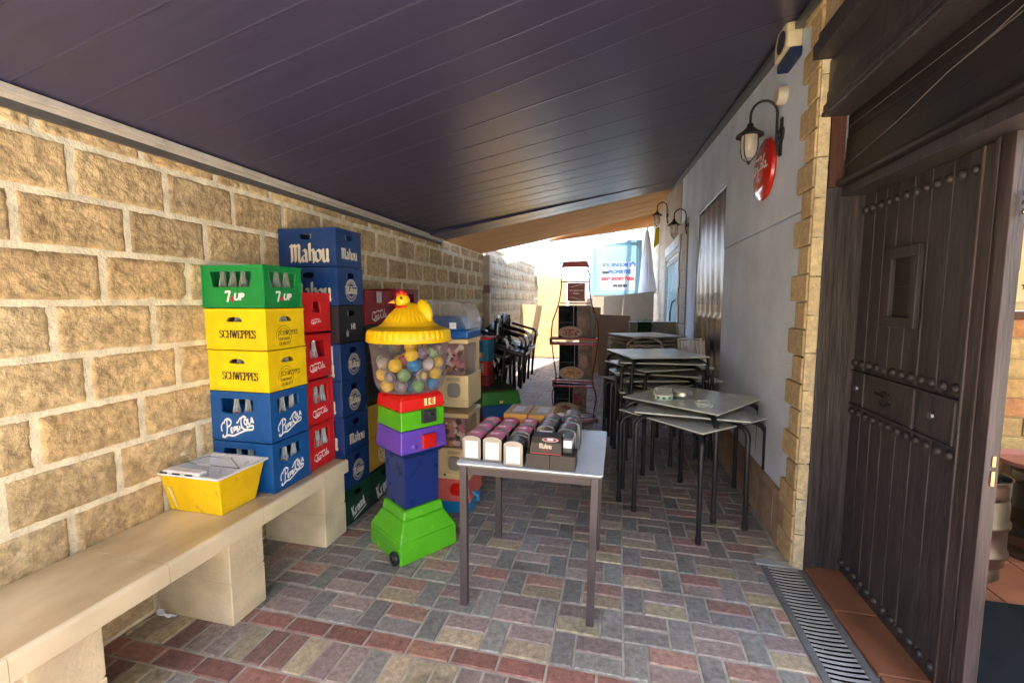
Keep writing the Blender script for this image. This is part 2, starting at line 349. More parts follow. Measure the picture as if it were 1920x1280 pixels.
def st_serif(word):
    L = {'S': (.5, [[(.44, .78), (.42, .93), (.22, 1.0), (.06, .86), (.08, .64), (.38, .42), (.42, .18), (.26, 0), (.08, .05), (.04, .24)]]),
         'C': (.62, [[(.56, .76), (.52, .92), (.32, 1.0), (.1, .8), (.06, .5), (.12, .18), (.34, 0), (.54, .1), (.58, .24)]]),
         'H': (.68, [[(.12, 0), (.12, 1)], [(.56, 0), (.56, 1)], [(.12, .52), (.56, .52)], [(.04, 0), (.2, 0)], [(.04, 1), (.2, 1)], [(.48, 0), (.64, 0)], [(.48, 1), (.64, 1)]]),
         'W': (.9, [[(.06, 1), (.26, 0)], [(.26, 0), (.44, .9)], [(.42, 1), (.62, 0)], [(.62, 0), (.82, 1)], [(0, 1), (.14, 1)], [(.36, 1), (.5, 1)], [(.74, 1), (.9, 1)]]),
         'E': (.56, [[(.12, 0), (.12, 1)], [(.04, 1), (.5, 1)], [(.5, 1), (.5, .82)], [(.12, .52), (.4, .52)], [(.04, 0), (.52, 0)], [(.52, 0), (.52, .2)]]),
         'P': (.54, [[(.12, 0), (.12, 1)], [(.04, 0), (.22, 0)], [(.04, 1), (.3, 1), (.48, .88), (.48, .66), (.3, .52), (.14, .52)]])}
    s = []; x = 0
    for ch in word:
        w_, ss = L[ch]; s += [[(px + x, py) for px, py in q] for q in ss]; x += w_ + .05
    return s, x
def logo(kind, M, w, h, parent, cx, cy, width):
    """M maps the face (0..w, 0..h) ; builds a part 'logo'"""
    mb = MB()
    if kind == 'blackletter':
        s, L = st_blackletter(); sc = width / L; nib(mb, s, M, sc, .105, .03, 38, (cx - width / 2, cy - sc * .5)); mb.build('logo', INKC, parent)
    elif kind == 'script':
        s, L = st_script(); sc = width / L; nib(mb, s, M @ Matrix.Rotation(R(5), 4, 'Z'), sc, .075, .035, 70, (cx - width / 2, cy - sc * .6)); mb.build('logo', INKW, parent)
    elif kind == 'swash':
        s, L = st_pcola(); sc = width / 3.05; M2 = M @ Matrix.Translation((cx - width / 2 + .34 * sc, cy - sc * .62, 0)) @ Matrix.Rotation(R(9), 4, 'Z')
        nib(mb, s, M2, sc, .085, .05, 60); mb.build('logo', INKW, parent)
    elif kind == 'serif':
        s, L = st_serif('SCHWEPPES'); sc = width / L; nib(mb, s, M, sc, .095, .035, 0, (cx - width / 2, cy - sc * .5)); mb.build('logo', INKB, parent)
    elif kind == 'stamp':       # round quality stamp with serif word across it
        r = width * .5
        ringmesh(mb, M, cx - .02, cy - .01, r * .96, r, a0=-40, a1=190); ringmesh(mb, M, cx - .02, cy - .01, r * .7, r * .74, a0=-20, a1=200)
        s, L = st_serif('SCHWEPPES'); sc = width * 1.25 / L; nib(mb, s, M, sc, .07, .03, 0, (cx - width * .5, cy - sc * .2)); 
        o = mb.build('logo', INKB, parent)
        text('CERTIFIED', .021, INKB, parent, M @ Matrix.Translation((cx - .02, cy - .028, .001)), 'logo', sx=.9)
        text('QUALITY', .026, INKB, parent, M @ Matrix.Translation((cx - .015, cy - .054, .001)), 'logo', sx=.85)
    elif kind == 'badge':       # ringed badge, blackletter word in a bar
        r = width * .5
        for (a, b_) in ((.93, 1.0), (.62, .68), (.75, .78)): ringmesh(mb, M, cx, cy, r * a, r * b_, ry=1.12)
        for k in range(20):     # tiny lettering reading as ticks round the rim
            a = R(20 + k * 7.4); d = r * .85
            mb.add([M @ Vector((cx + math.cos(a + e) * (d + f) , cy + 1.12 * math.sin(a + e) * (d + f), .0009)) for e, f in ((-.035, -.003), (.035, -.003), (.035, .004), (-.035, .004))], [(0, 1, 2, 3)])
        o = mb.build('logo', INKGR if False else INKC, parent)
        b2 = MB(); quad(b2, M, cx - r * 1.05, cy - r * .3, cx + r * 1.05, cy + r * .34, .0013); b2.build('logo', BADGEBAR[0], parent)
        b4 = MB()
        for y_ in (-.33, .34): quad(b4, M, cx - r * 1.08, cy + r * y_, cx + r * 1.08, cy + r * (y_ + .05), .0016)
        for x_ in (-1.08, 1.03): quad(b4, M, cx + r * x_, cy - r * .33, cx + r * (x_ + .05), cy + r * .39, .0017)
        s, L = st_blackletter(); sc = width * .92 / L; nib(b4, s, M, sc, .11, .035, 38, (cx - width * .46, cy - sc * .45), h0=.0018); b4.build('logo', INKC, parent)
    elif kind == 'seven':
        nib(mb, [[(0, 1), (.55, 1.0)], [(.5, 1.0), (.3, .45), (.16, 0)], [(0, 1.02), (.02, .84)]], M, width * .5, .11, .09, 20, (cx - width * .5, cy - width * .25), straight=True)
        mb.build('logo', INKW, parent)
        d = MB(); disc(d, M, cx - width * .1, cy - width * .1, width * .13, .0016); d.build('logo', INKR, parent)
        text('UP', width * .46, INKW, parent, M @ Matrix.Translation((cx + width * .22, cy - width * .02, .002)), 'logo', bold=.0022, shear=.25)
    elif kind == 'hr':
        text('HR', .062, INKW, parent, M @ Matrix.Translation((cx + .02, cy + .01, .001)), 'logo', bold=-.0004, sx=.7)
        quad(mb, M, cx - .065, cy - .055, cx - .04, cy - .02, .001); ringmesh(mb, M, cx - .052, cy - .012, .004, .007); mb.build('logo', INKGR, parent)
    elif kind == 'knob':        # old beer crate: slanted blackletter word under a small crown
        s = [[(0, 1), (.05, 0)], [(.35, 1), (.08, .5), (.4, 0)], [(.5, .6), (.52, 0)], [(.5, .5), (.7, .6)], [(.8, .3), (.9, .6), (1.02, .3), (.9, 0), (.8, .3)], [(1.15, .6), (1.17, 0)], [(1.15, .5), (1.35, .6), (1.38, 0)], [(1.5, .6), (1.52, 0)], [(1.5, .3), (1.7, .58), (1.72, 0)], [(1.85, .9), (1.88, 0), (2.05, .05)]]
        sc = width / 2.1; M2 = M @ Matrix.Translation((cx, cy, 0)) @ Matrix.Rotation(R(14), 4, 'Z'); nib(mb, s, M2, sc, .1, .04, 35, (-width / 2, -sc * .5))
        mb.add([M2 @ Vector(p) for p in ((-width * .5, -sc * .85, .001), (width * .5, -sc * .85, .001), (width * .5, -sc * .72, .001), (-width * .5, -sc * .72, .001))], [(0, 1, 2, 3)])
        mb.build('logo', INKW, parent)
    elif kind == 'flower':
        r = width * .5
        for k in range(6):
            a = R(60 * k); ringmesh(mb, M, cx + math.cos(a) * r * .55, cy + math.sin(a) * r * .6, r * .3, r * .42, n=16)
        ringmesh(mb, M, cx, cy, r * .98, r * 1.1, ry=1.1); mb.build('logo', INKC, parent)
    elif kind == 'smallword':
        text('Seven', .04, INKGR, parent, M @ Matrix.Translation((cx, cy, .001)), 'logo') if False else nib(mb, [[(0, .6), (.1, .9), (.2, .4), (0, .2)], [(.35, .6), (.35, 0)], [(.5, .6), (.6, 0), (.7, .6)], [(.85, .5), (.95, .6), (1.0, .3), (.85, .1)]], M, width, .1, .04, 40, (cx - width * .5, cy - .01))
        if mb.v: mb.build('logo', INKGR, parent)
BADGEBAR = [P_NAVY]
# ================================================================ THE SETTING
def gz(y): return 0 if y < 7.6 else (.42 * (y - 7.6) / 2.9 if y < 10.5 else .42)
XL, XR = -2.29, 1.05
g = MB()
for (x0, x1) in ((-60, 60),):
    ys = [-60, 7.6, 10.5, 120]
    for a, b in zip(ys, ys[1:]): g.add([(x0, a, gz(a) - .006), (x1, a, gz(a) - .006), (x1, b, gz(b) - .006), (x0, b, gz(b) - .006)], [(0, 1, 2, 3)])
struct(g.build('ground', GROUT))
# paving: pairs of stretchers and a single upright brick, alternate rows shifted a third
pv = MB()
def paver(x0, y0, x1, y1, tint, gap=.0045):
    x0 += gap; x1 -= gap; y0 += gap; y1 -= gap
    if x1 - x0 < .02 or y1 - y0 < .02: return
    def ok(x): return XL + .01 < x < XR - .005
    x0 = max(x0, XL + .012); x1 = min(x1, XR - .01)
    if x1 - x0 < .02: return
    if x1 > .865 and y0 < 2.86:
        x1 = min(x1, .86)
        if x1 - x0 < .02: return
    v = 1 + random.uniform(-.22, .22); tint = tuple(min(1, c * v * random.uniform(.975, 1.025) * k) for c, k in zip(tint, (1.04, 1.0, .95)))
    pv.tint = tint; e = .005; t = random.uniform(-.0016, .0016); q1, q2 = random.uniform(-.0014, .0014), random.uniform(-.0014, .0014)
    x0 += random.uniform(0, .002); y0 += random.uniform(0, .002); x1 -= random.uniform(0, .002); y1 -= random.uniform(0, .002)
    a = [(x0, y0, gz(y0) - .03), (x1, y0, gz(y0) - .03), (x1, y1, gz(y1) - .03), (x0, y1, gz(y1) - .03)]
    b = [(x0, y0, gz(y0) - e + t), (x1, y0, gz(y0) - e + t), (x1, y1, gz(y1) - e + t), (x0, y1, gz(y1) - e + t)]
    c = [(x0 + e, y0 + e, gz(y0) + t + q1), (x1 - e, y0 + e, gz(y0) + t + q2), (x1 - e, y1 - e, gz(y1) + t - q1), (x0 + e, y1 - e, gz(y1) + t - q2)]
    c = [(p[0] + random.uniform(-.0012, .0012), p[1] + random.uniform(-.0012, .0012), p[2]) for p in c]
    fs = [(8, 9, 10, 11)]
    for k in range(4):
        j = (k + 1) % 4; fs += [(k, j, 4 + j, 4 + k), (4 + k, 4 + j, 8 + j, 8 + k)]
    pv.add(a + b + c, fs)
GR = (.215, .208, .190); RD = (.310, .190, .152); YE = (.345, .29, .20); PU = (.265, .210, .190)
PW, PB, PR = .322, .107, .208
row = 0; y = 1.795
while y < 11.5:
    off = .107 - PB / 2 if row % 2 == 0 else .0 - PB / 2
    x = off - PW * 8
    while x < 1.2:
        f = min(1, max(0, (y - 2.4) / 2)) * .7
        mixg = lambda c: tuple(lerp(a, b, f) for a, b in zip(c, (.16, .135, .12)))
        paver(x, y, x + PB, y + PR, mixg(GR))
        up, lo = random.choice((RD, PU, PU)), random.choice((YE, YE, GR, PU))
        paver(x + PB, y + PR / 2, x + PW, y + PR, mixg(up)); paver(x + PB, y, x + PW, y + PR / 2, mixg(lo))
        x += PW
    y += PR; row += 1
def header(y0):      # red stretcher course with a soldier course in front of it
    x = -2.4
    while x < 1.1: paver(x, y0, x + .213, y0 + .1, random.choice(((.27, .14, .105), (.25, .125, .1), (.23, .115, .095)))); x += .213
def soldiers(y0):
    x = -2.35
    while x < 1.1: paver(x, y0, x + .107, y0 + .21, random.choice((YE, PU, PU, GR, (.19, .115, .10)))); x += .107
header(1.695); soldiers(1.485); header(1.385); soldiers(1.175); header(1.075); soldiers(.865)
yy = .865
while yy > -.3:
    yy -= .1; header(yy); yy -= .21; soldiers(yy)
struct(pv.build('paving', PAVER))
# threshold tiles of terracotta and drain
th = MB(); y = 2.84; 
while y > 0:
    th.box((1.10, y - .395, .0), (1.34, y - .006, .022)); y -= .40
struct(th.build('threshold', TERRA, bevel=.004))
fl = MB()
for i in range(9):
    for j in range(7): fl.box((1.345 + i * .33, .4 + j * .46, 0.0), (1.345 + i * .33 + .322, .4 + j * .46 + .452, .018))
struct(fl.build('indoor_floor', TERRA, bevel=.003))
dr = thing('drain_grate', 'slotted metal drain channel set in the paving beside the door step', 'drain', (.865, 0, 0))
m = MB(); m.box((.0, -1, -.01), (.035, 2.81, .006)); m.box((.195, -1, -.01), (.23, 2.81, .006)); m.build('channel_frame', mat('drain_edge', (.17, .17, .165), .6, .3, dirt=.4, var=.2), dr, .002)
m = MB(); y = 2.79
while y > .3:
    # slightly bowed bars
    P = [(.035 + .16 * k / 4, y - .006 * (1 - ((k - 2) / 2) ** 2), .001) for k in range(5)]
    for a, b in zip(P, P[1:]): m.hexa([(a[0], a[1], -.001), (b[0], b[1], -.001), (b[0], b[1] + .011, -.001), (a[0], a[1] + .011, -.001), (a[0], a[1], .003), (b[0], b[1], .003), (b[0], b[1] + .011, .003), (a[0], a[1] + .011, .003)])
    y -= .029
m.build('slats', mat('grate', (.42, .42, .40), .5, .3, dirt=.5, var=.2), dr)
m = MB(); m.box((.035, -1, -.0059), (.195, 2.81, -.0052)); m.build('channel', mat('channel_shade', (.006, .006, .006), .9, spec=.05), dr)  # thin black sheet; the shade between the bars is put into its colour
m = MB(); m.box((-.02, 2.815, 0), (.215, 2.87, .012)); m.build('end_plate', mat('pale_metal', (.5, .55, .56), .4, .5), dr, .002)

gt = MB(); rng = random.Random(21)
for i in range(700):
    x, y = rng.uniform(-1.7, 1.0), rng.uniform(1.0, 5.5); a = rng.uniform(0, 6.28); q = rng.uniform(.0012, .0038)
    gt.add([(x + q * math.cos(a + k * 2.1) * rng.uniform(.6, 1.4), y + q * math.sin(a + k * 2.1), .003 + (k == 3) * q) for k in range(3)] + [(x, y, .003 + q)], [(0, 1, 2), (0, 1, 3), (1, 2, 3), (2, 0, 3)])
lo_ = gt.build('grit', mat('grit', (.40, .37, .32), .9, var=.5, scale=300)); lo_['kind'] = 'stuff'
# ---- left block wall
def rock_wall(name, x, y0, y1, z0, z1, label, courses0=.0, near=3.0, sgn=1, top=None, tintset=None, mort=None):
    root = thing(name, label, 'wall', (x, (y0 + y1) / 2, z0)); O = Vector((x, (y0 + y1) / 2, z0))
    m = MB(); rng = random.Random(3)
    zc = .0 - .0015; k = 0; BH, BL, G = .2254, .41, .0115
    while zc < z1 - .02:
        za, zb = zc + G / 2, min(zc + BH, z1) - G / 2
        if zb > z0 + .03:
            za = max(za, z0); offs = {0: 0, 1: .2, 2: .09, 3: .29}[k % 4] + .02
            n0 = math.floor((y0 - offs) / BL); yb = offs + n0 * BL
            while yb < y1:
                a, b = max(yb, y0) + G / 2, min(yb + BL, y1) - G / 2
                if b - a > .03 and zb - za > .02:
                    yc = (a + b) / 2; v = rng.uniform(.82, 1.16); h_ = rng.uniform(-.03, .03)
                    base = (.60 + h_, .435, .22 - h_ * .5) if not tintset else tintset
                    m.tint = tuple(c * v for c in base)
                    if yc < near and yc > .3: nx, nz = 36, 20
                    elif yc < 5.5: nx, nz = 14, 8
                    else: nx, nz = 8, 5
                    vs = []; fs = []
                    for j in range(nz + 1):
                        for i in range(nx + 1):
                            u = i / nx; q = j / nz; Y = lerp(a, b, u); Z = lerp(za, zb, q)
                            ed = min(u * (b - a), (1 - u) * (b - a), q * (zb - za), (1 - q) * (zb - za))
                            e = min(1, ed / .022); e = 1 - (1 - e) ** 2
                            P = Vector((yb * 3.1, Y, Z))
                            d = .006 * noise.fractal(P * 11, .8, 2.1, 5) + .007 * abs(noise.noise(P * 23)) + .0045 * noise.noise(P * 60)
                            jit = 0 if 0 < i < nx and 0 < j < nz else 0
                            if i in (0, nx): Y += .003 * noise.noise(P * 70)
                            if j in (0, nz): Z += .003 * noise.noise(P * 71)
                            vs.append((sgn * (-.004 + e * (.018 + d)), Y - O.y, Z - O.z))
                    for j in range(nz):
                        for i in range(nx): c = j * (nx + 1) + i; fs.append((c, c + 1, c + nx + 2, c + nx + 1))
                    m.add(vs, fs)
                yb += BL
        zc += BH; k += 1
    o = m.build('blocks', BLOCK, root)
    o.data.polygons.foreach_set('use_smooth', [True] * len(o.data.polygons))
    m = MB(); m.box((-.22 if sgn > 0 else .008, y0 - O.y, z0 - .1 - O.z), (.008 if sgn > 0 else .22, y1 - O.y, z1 - O.z)); 
    m2 = MB(); n = int((y1 - y0) / .05)
    m.build('mortar', mort or MORTAR, root)
    return root
rock_wall('block_wall', XL, -2.5, 7.40, 0, 2.385, 'long wall of honey coloured rock faced blocks behind the bench and crates')
rock_wall('block_wall', XL, 7.50, 12.2, 0, 2.56, 'far stretch of rough block wall beyond the pale downpipe, lit by the sun', tintset=(.36, .27, .16), mort=mat('mortar_dimmed', (.36, .30, .20), .9, bump=.6, bscale=80))  # block tint and mortar darkened in colour to offset the far sunlight
dp = thing('downpipe', 'pale square downpipe running up the block wall beneath the beige awning', 'downpipe', (XL + .06, 7.44, 0))
m = MB(); m.box((-.055, -.045, 0), (.055, .045, 2.36)); m.build('pipe', mat('pipe_paint', (.50, .42, .36), .6, var=.2, dirt=.2), dp, .006)
m = MB(); m.box((-.06, -.05, 1.72), (.062, .052, 1.86)); m.build('bracket', mat('pipe_band', (.20, .12, .09), .6), dp, .004)
# rail at the head of the wall
rl = thing('awning_rail', 'cream painted awning rail along the head of the block wall', 'rail', (XL, 0, 2.31))
m = MB(); m.box((.0, -2.5, .034), (.045, 5.5, .052)); m.box((.0, -2.5, .052), (.062, 5.5, .082)); m.box((-.05, -2.5, .082), (.04, 5.5, .092)); m.build('profile', mat('rail_cream', (.50, .46, .38), .55, dirt=.35, var=.15), rl, .003)
m = MB(); m.box((-.02, -2.5, .0), (.034, 5.5, .034)); m.build('gasket', mat('rail_grey', (.09, .08, .07), .6, dirt=.3), rl, .003)

# ---- bench
be = thing('tiled_bench', 'long beige tiled bench seat on block piers against the wall', 'bench', (XL, 1.0, 0))
bx = -1.785 - XL
m = MB(); edges = [2.612, 1.98, 1.36, .74, .12, -.5, -1.12]
for a, b in zip(edges[1:], edges): m.box((.03, a - 1 + .0015, .462), (bx - .022, b - 1 - .0015, .50))
m.build('seat_tile', MARBLE, be, .0015)
m = MB(); n_ = [2.612, 2.36, 1.86, 1.36, .86, .36, -.14, -.64]
for a, b in zip(n_[1:], n_):
    prof = [(bx - .0215, .418), (bx, .418), (bx, .485)] + [(bx - .013 + .013 * math.cos(R(t)), .487 + .015 * math.sin(R(t))) for t in (10, 35, 60, 90)] + [(bx - .0215, .502)]
    m.prism([(p[0], p[1]) for p in prof], Matrix(((1, 0, 0, 0), (0, 0, 1, a - 1 + .001), (0, 1, 0, 0), (0, 0, 0, 1))), b - a - .002)
m.build('nosing', mat('nosing_tile', (.66, .55, .36), .2, var=.12, scale=4, coat=.2), be)
m = MB(); m.box((.03, -2, .44), (bx - .03, 1.60, .461)); m.build('slab', BENCHBLK, be)
for (ya, yb) in ((2.365, 2.585), (1.655, 1.865), (.90, 1.12), (.1, .33)):
    m = MB(); 
    m.box((.03, ya - 1, 0), (bx - .012, yb - 1, .213)); m.box((.03, ya - 1 + .001, .219), (bx - .014, yb - 1 - .001, .438)); m.box((.035, ya - .994, .2), (bx - .018, yb - 1.006, .23))
    m.build('pier', BENCHBLK, be, .005)
pp = thing('torn_paper', 'crumpled strip of white paper under the bench beside a pier', 'paper', (-2.16, 1.63, 0))
m = MB(); vs = []; fs = []
for i in range(9):
    for j in range(3): vs.append((.012 * j + .02 * math.sin(i), -.02 * i * .5 + .01 * j, .006 + .09 * (i / 8) ** 1.5 + .008 * ((i + j) % 2)))
for i in range(8):
    for j in range(2): c = i * 3 + j; fs.append((c, c + 1, c + 4, c + 3))
m.add(vs, fs); o = m.build('strip', PAPER, pp); s_ = o.modifiers.new('s', 'SOLIDIFY'); s_.thickness = .001

# ---- right hand building
bd = thing('plaster_wall', 'grey white rendered building wall along the right of the alley', 'wall', (XR, 5, 0))
m = MB()
def wbox(y0, y1, z0, z1, x0=0, x1=.3): m.box((x0, y0 - 5, z0), (x1, y1 - 5, z1))
wbox(2.86, 5.05, .0, 2.115, .006); wbox(2.86, 5.05, 2.122, 5.2); wbox(5.05, 6.76, 2.80, 5.2); wbox(6.76, 8.45, 0, 5.2); 
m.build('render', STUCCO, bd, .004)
m = MB(); m.box((.2, .05, 0), (.3, 1.76, 2.8)); m.box((.21, -8.4, 3.0), (.5, -2.2, 5.2)); m.box((.05, -8.4, 0), (.5, -4.3, 2.99)); m.build('recess_and_extension', STUCCO, bd)  # also extends the building unseen behind the viewer, added to block sun
m = MB(); y = 2.86
while y < 6.7:
    if not (4.9 < y < 6.7): m.box((-.018, y - 5 + .002, 0), (.006, min(y + .33, 5.04) - 5 - .002, .36))
    y += .33
m.build('skirting', mat('skirting_stone', (.34, .24, .17), .7, var=.25, dirt=.3, bump=.3), bd, .003)
# quoins and jamb
qz = 0; k = 0; m = MB(); rng = random.Random(5)
while qz < 5.0:
    h = .158; ext = .235 if k % 2 == 0 else .145
    m.tint = tv(rng, .88, 1.12, (.50, .37, .20)); z1 = qz + h
    m.box((-.022, 2.836 - 5, qz + .004), (.02, 2.836 + ext - 5, z1 - .003)); qz += h; k += 1
m.build('quoin', BRICKM, bd, .009, seg=3)
m = MB(); qz = 0
while qz < 2.93:
    m.tint = tv(rng, .92, 1.08, (.66, .56, .36)); m.box((-.014, 2.815 - 5, qz + .002), (.042, 2.8355 - 5, min(2.93, qz + .213))); qz += .215
m.build('jamb_stone', BRICKM, bd, .004)
m = MB(); qz = 2.99; k = 0
while qz < 5:
    m.tint = tv(rng, .9, 1.1, (.50, .38, .22)); n = 0; y = 2.83
    while y > -3.4: m.box((-.012, y - .36 - 5, qz + .003), (.2, y - .004 - 5, qz + .2)); y -= .365
    qz += .205; k += 1
m.build('upper_stone', BRICKM, bd, .006)
# beyond the sheeted doorway: sawn stone cladding and quoins
sw = thing('stone_wall', 'pale sawn stone wall round the glass door at the far right', 'wall', (XR, 9, 0))
m = MB(); rng = random.Random(9)
def clad(y0, y1, z0, z1, x=-.02):
    z = z0; k = 0
    while z < z1:
        y = y0 - (.2 if k % 2 else 0)
        while y < y1:
            a, b = max(y, y0), min(y + .42, y1)
            if b - a > .03: m.tint = tv(rng, .9, 1.08, (.38, .33, .26)); m.box((x, a - 9 + .003, z + .003), (.2, b - 9 - .003, min(z + .3, z1) - .003))
            y += .42
        z += .3; k += 1
clad(7.55, 8.45, .0, 2.9, -.022) ; clad(8.45, 10.9, 2.58, 4.2, -.016); clad(10.9, 16.5, .3, 4.2)
m.build('cladding', BRICKM, sw, .005)
m = MB(); m.tint = (.46, .40, .32); z = .3; k = 0
while z < 2.6: m.box((-.04, 8.45 - 9 - (.24 if k % 2 else .12), z), (-.023, 8.45 - 9, z + .30)); z += .304; k += 1
m.build('quoin', BRICKM, sw, .006)
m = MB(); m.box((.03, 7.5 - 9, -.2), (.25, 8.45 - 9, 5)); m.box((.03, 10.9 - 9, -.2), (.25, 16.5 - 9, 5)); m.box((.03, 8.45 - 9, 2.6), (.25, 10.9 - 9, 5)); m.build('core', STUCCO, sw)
gd = thing('glass_door', 'grey framed glass door with a curved black pull handle, far along the right wall', 'door', (XR, 9.6, .2))
FR = mat('door_grey', (.22, .22, .21), .5)
m = MB()
m.box((-.012, -1.15, 0), (.05, -1.05, 2.38)); m.box((-.012, 1.2, 0), (.05, 1.3, 2.38)); m.box((-.012, -1.05, 2.28), (.05, 1.2, 2.38)); m.box((0, -.95, .0), (.045, -.86, 2.24)); m.box((0, 1.08, .0), (.045, 1.17, 2.24)); m.box((0, -.86, 2.14), (.045, 1.08, 2.24)); m.box((0, -.86, 0), (.045, 1.08, .28))
m.build('frame', FR, gd, .004)
m = MB(); m.box((.015, -.86, .28), (.022, 1.08, 2.14)); m.build('pane', WGLASS, gd)
m = MB(); m.tube([(.0, -.6, .75), (-.06, -.6, .8), (-.085, -.6, 1.0), (-.085, -.6, 1.15), (-.06, -.6, 1.35), (.0, -.6, 1.4)], .016); m.build('handle', BLACKP, gd, smooth=True)
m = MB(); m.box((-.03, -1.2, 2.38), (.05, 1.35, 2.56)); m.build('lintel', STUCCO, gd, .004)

# ---- sheeted doorway on the right wall
sh = thing('printed_sheet', 'rumpled printed plastic sheet hung over a doorway in the right wall, pale in the middle', 'sheet', (XR + .03, 5.905, 0))
def sheetmat():
    m = bpy.data.materials.new('printed_sheet'); m.use_nodes = True; n = m.node_tree.nodes; l = m.node_tree.links; b = n['Principled BSDF']; b.inputs['Roughness'].default_value = .3
    tc = n.new('ShaderNodeTexCoord'); sp = n.new('ShaderNodeSeparateXYZ'); l.new(tc.outputs['Object'], sp.inputs[0])
    no = n.new('ShaderNodeTexNoise'); no.inputs['Scale'].default_value = 3; no.inputs['Detail'].default_value = 8; l.new(tc.outputs['Object'], no.inputs[0])
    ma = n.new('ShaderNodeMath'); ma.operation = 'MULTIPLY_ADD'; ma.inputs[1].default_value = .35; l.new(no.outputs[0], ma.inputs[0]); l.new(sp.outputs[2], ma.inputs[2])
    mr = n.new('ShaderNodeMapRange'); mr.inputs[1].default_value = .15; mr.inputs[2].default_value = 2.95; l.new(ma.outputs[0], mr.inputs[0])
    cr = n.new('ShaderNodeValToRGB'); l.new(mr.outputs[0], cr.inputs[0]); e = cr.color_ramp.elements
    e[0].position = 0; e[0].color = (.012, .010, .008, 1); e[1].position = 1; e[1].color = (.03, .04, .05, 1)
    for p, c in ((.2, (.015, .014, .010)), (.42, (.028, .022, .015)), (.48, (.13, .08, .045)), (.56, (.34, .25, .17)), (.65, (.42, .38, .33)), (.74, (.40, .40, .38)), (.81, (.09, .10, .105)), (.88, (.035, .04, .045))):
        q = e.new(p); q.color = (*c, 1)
    l.new(cr.outputs[0], b.inputs['Base Color']); return m
m = MB(); vs = []; fs = []; ny, nz = 60, 70
for j in range(nz + 1):
    for i in range(ny + 1):
        u = i / ny; q = j / nz; y = -.85 + 1.7 * u; z = .12 + 2.64 * q
        f = math.sin(u * 34 + 2.2 * math.sin(q * 5)) * (.45 + .55 * math.sin(q * math.pi)) + .5 * noise.noise(Vector((u * 9, q * 3, 1)))
        d = .012 * f * (1 if abs(q - .47) > .01 else .1) + .012 * math.exp(-((q - .48) / .012) ** 2)
        vs.append((.0 - d, y, z))
for j in range(nz):
    for i in range(ny): c = j * (ny + 1) + i; fs.append((c, c + 1, c + ny + 2, c + ny + 1))
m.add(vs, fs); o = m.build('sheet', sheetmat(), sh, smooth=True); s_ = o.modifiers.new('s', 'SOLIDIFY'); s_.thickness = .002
m = MB(); m.tube([(-.01, -.86, 2.78), (-.01, .86, 2.78)], .012); m.tube([(-.01, -.86, .05), (-.01, -.86, 2.78)], .008); m.build('batten', GREYMETAL, sh)
Ms = surf((-.020, .55, 1.62), (0, -1, 0), (0, 0, 1))
text('BAHIA DE MARIA', .2, mat('faded_print', (.16, .13, .10), .5), sh, surf((-.022, -.02, 1.60), (0, -1, 0), (0, 0, 1)), 'lettering', sx=.95)
m = MB(); rng = random.Random(2)
for i in range(46):
    y0 = rng.uniform(-.8, .8); z0 = rng.uniform(.2, .75); a = R(rng.uniform(50, 130)); L = rng.uniform(.12, .34)
    d = Vector((0, math.cos(a), math.sin(a))); p = Vector((0, -d.z, d.y)) * .008
    o_ = Vector((-.022 - i * .0001, y0, z0)); m.add([o_ - p, o_ + p, o_ + d * L], [(0, 1, 2)])
m.build('printed_leaves', mat('leaf_print', (.12, .13, .07), .5, var=.3), sh)

# ---- entrance: frame, shutter housing, studded door leaf
en = thing('door_frame', 'dark stained timber frame lining the doorway on the right', 'door frame', (1.10, 2.84, 0))
m = MB(); m.box((-.006, -.03, 0), (.052, .06, 2.20)); m.build('post', WOOD, en, .004)
m = MB(); m.box((.054, -.012, 0), (.19, .06, 2.2)); m.build('lining', WOOD, en, .004)
m = MB(); m.box((.0, -.02, 2.203), (.07, .06, 2.60)); m.build('head_post', WOODR, en, .003)
m = MB(); m.box((.07, -1.9, 2.15), (.30, .03, 2.20)); m.build('soffit', WOOD, en, .003)
m = MB(); m.box((-.034, -.024, 0), (-.0065, -.016, 2.55)); m.build('edge_trim', STEEL, en, .001)
ro = thing('shutter_housing', 'dark metal roller shutter and moulded hood above the doorway', 'shutter', (1.10, 2.84, 2.2))
m = MB(); m.box((-.12, -4, .66), (.1, -.04, .735)); m.box((-.10, -3, .735), (.1, -.045, .79)); m.build('hood', WOOD, ro, .004)
m = MB(); m.box((-.03, -3, .50), (.10, -.0, .66)); m.box((-.05, -3, .40), (.1, -.015, .432)); m.box((-.035, -3, .432), (.1, -.008, .50)); m.box((-.055, -3, .37), (.1, -.018, .397)); m.build('moulding', WOOD, ro, .006)
m = MB()
for k, (a, b) in enumerate(((.035, .145), (.148, .255), (.258, .366))): m.box((.07 + .003 * k, -3, a), (.1, -.022, b))
m.build('curtain', DARKMET, ro, .003)
m = MB(); m.box((.102, -4, -.02), (.22, .10, .85)); m.build('housing_back', DARKMET, ro)
m = MB(); m.box((.045, -3, -.0), (.1, -.024, .032)); m.tube([(.045, -3, .016), (.045, -.03, .016)], .016); m.build('bottom_bar', DARKMET, ro, .003)
m = MB()
m.tube([(.066, -.03, .10), (.064, -.5, .165), (.062, -.8, .225), (.06, -1.0, .245), (.058, -1.3, .30)], .0022, 6); m.tube([(.066, -.03, .30), (.066, -1.3, .31)], .0016, 6); m.tube([(.062, -.8, .225), (.06, -1.3, .265)], .0018, 6)
m.build('cable', mat('pale_cord', (.14, .125, .12), .7), ro)

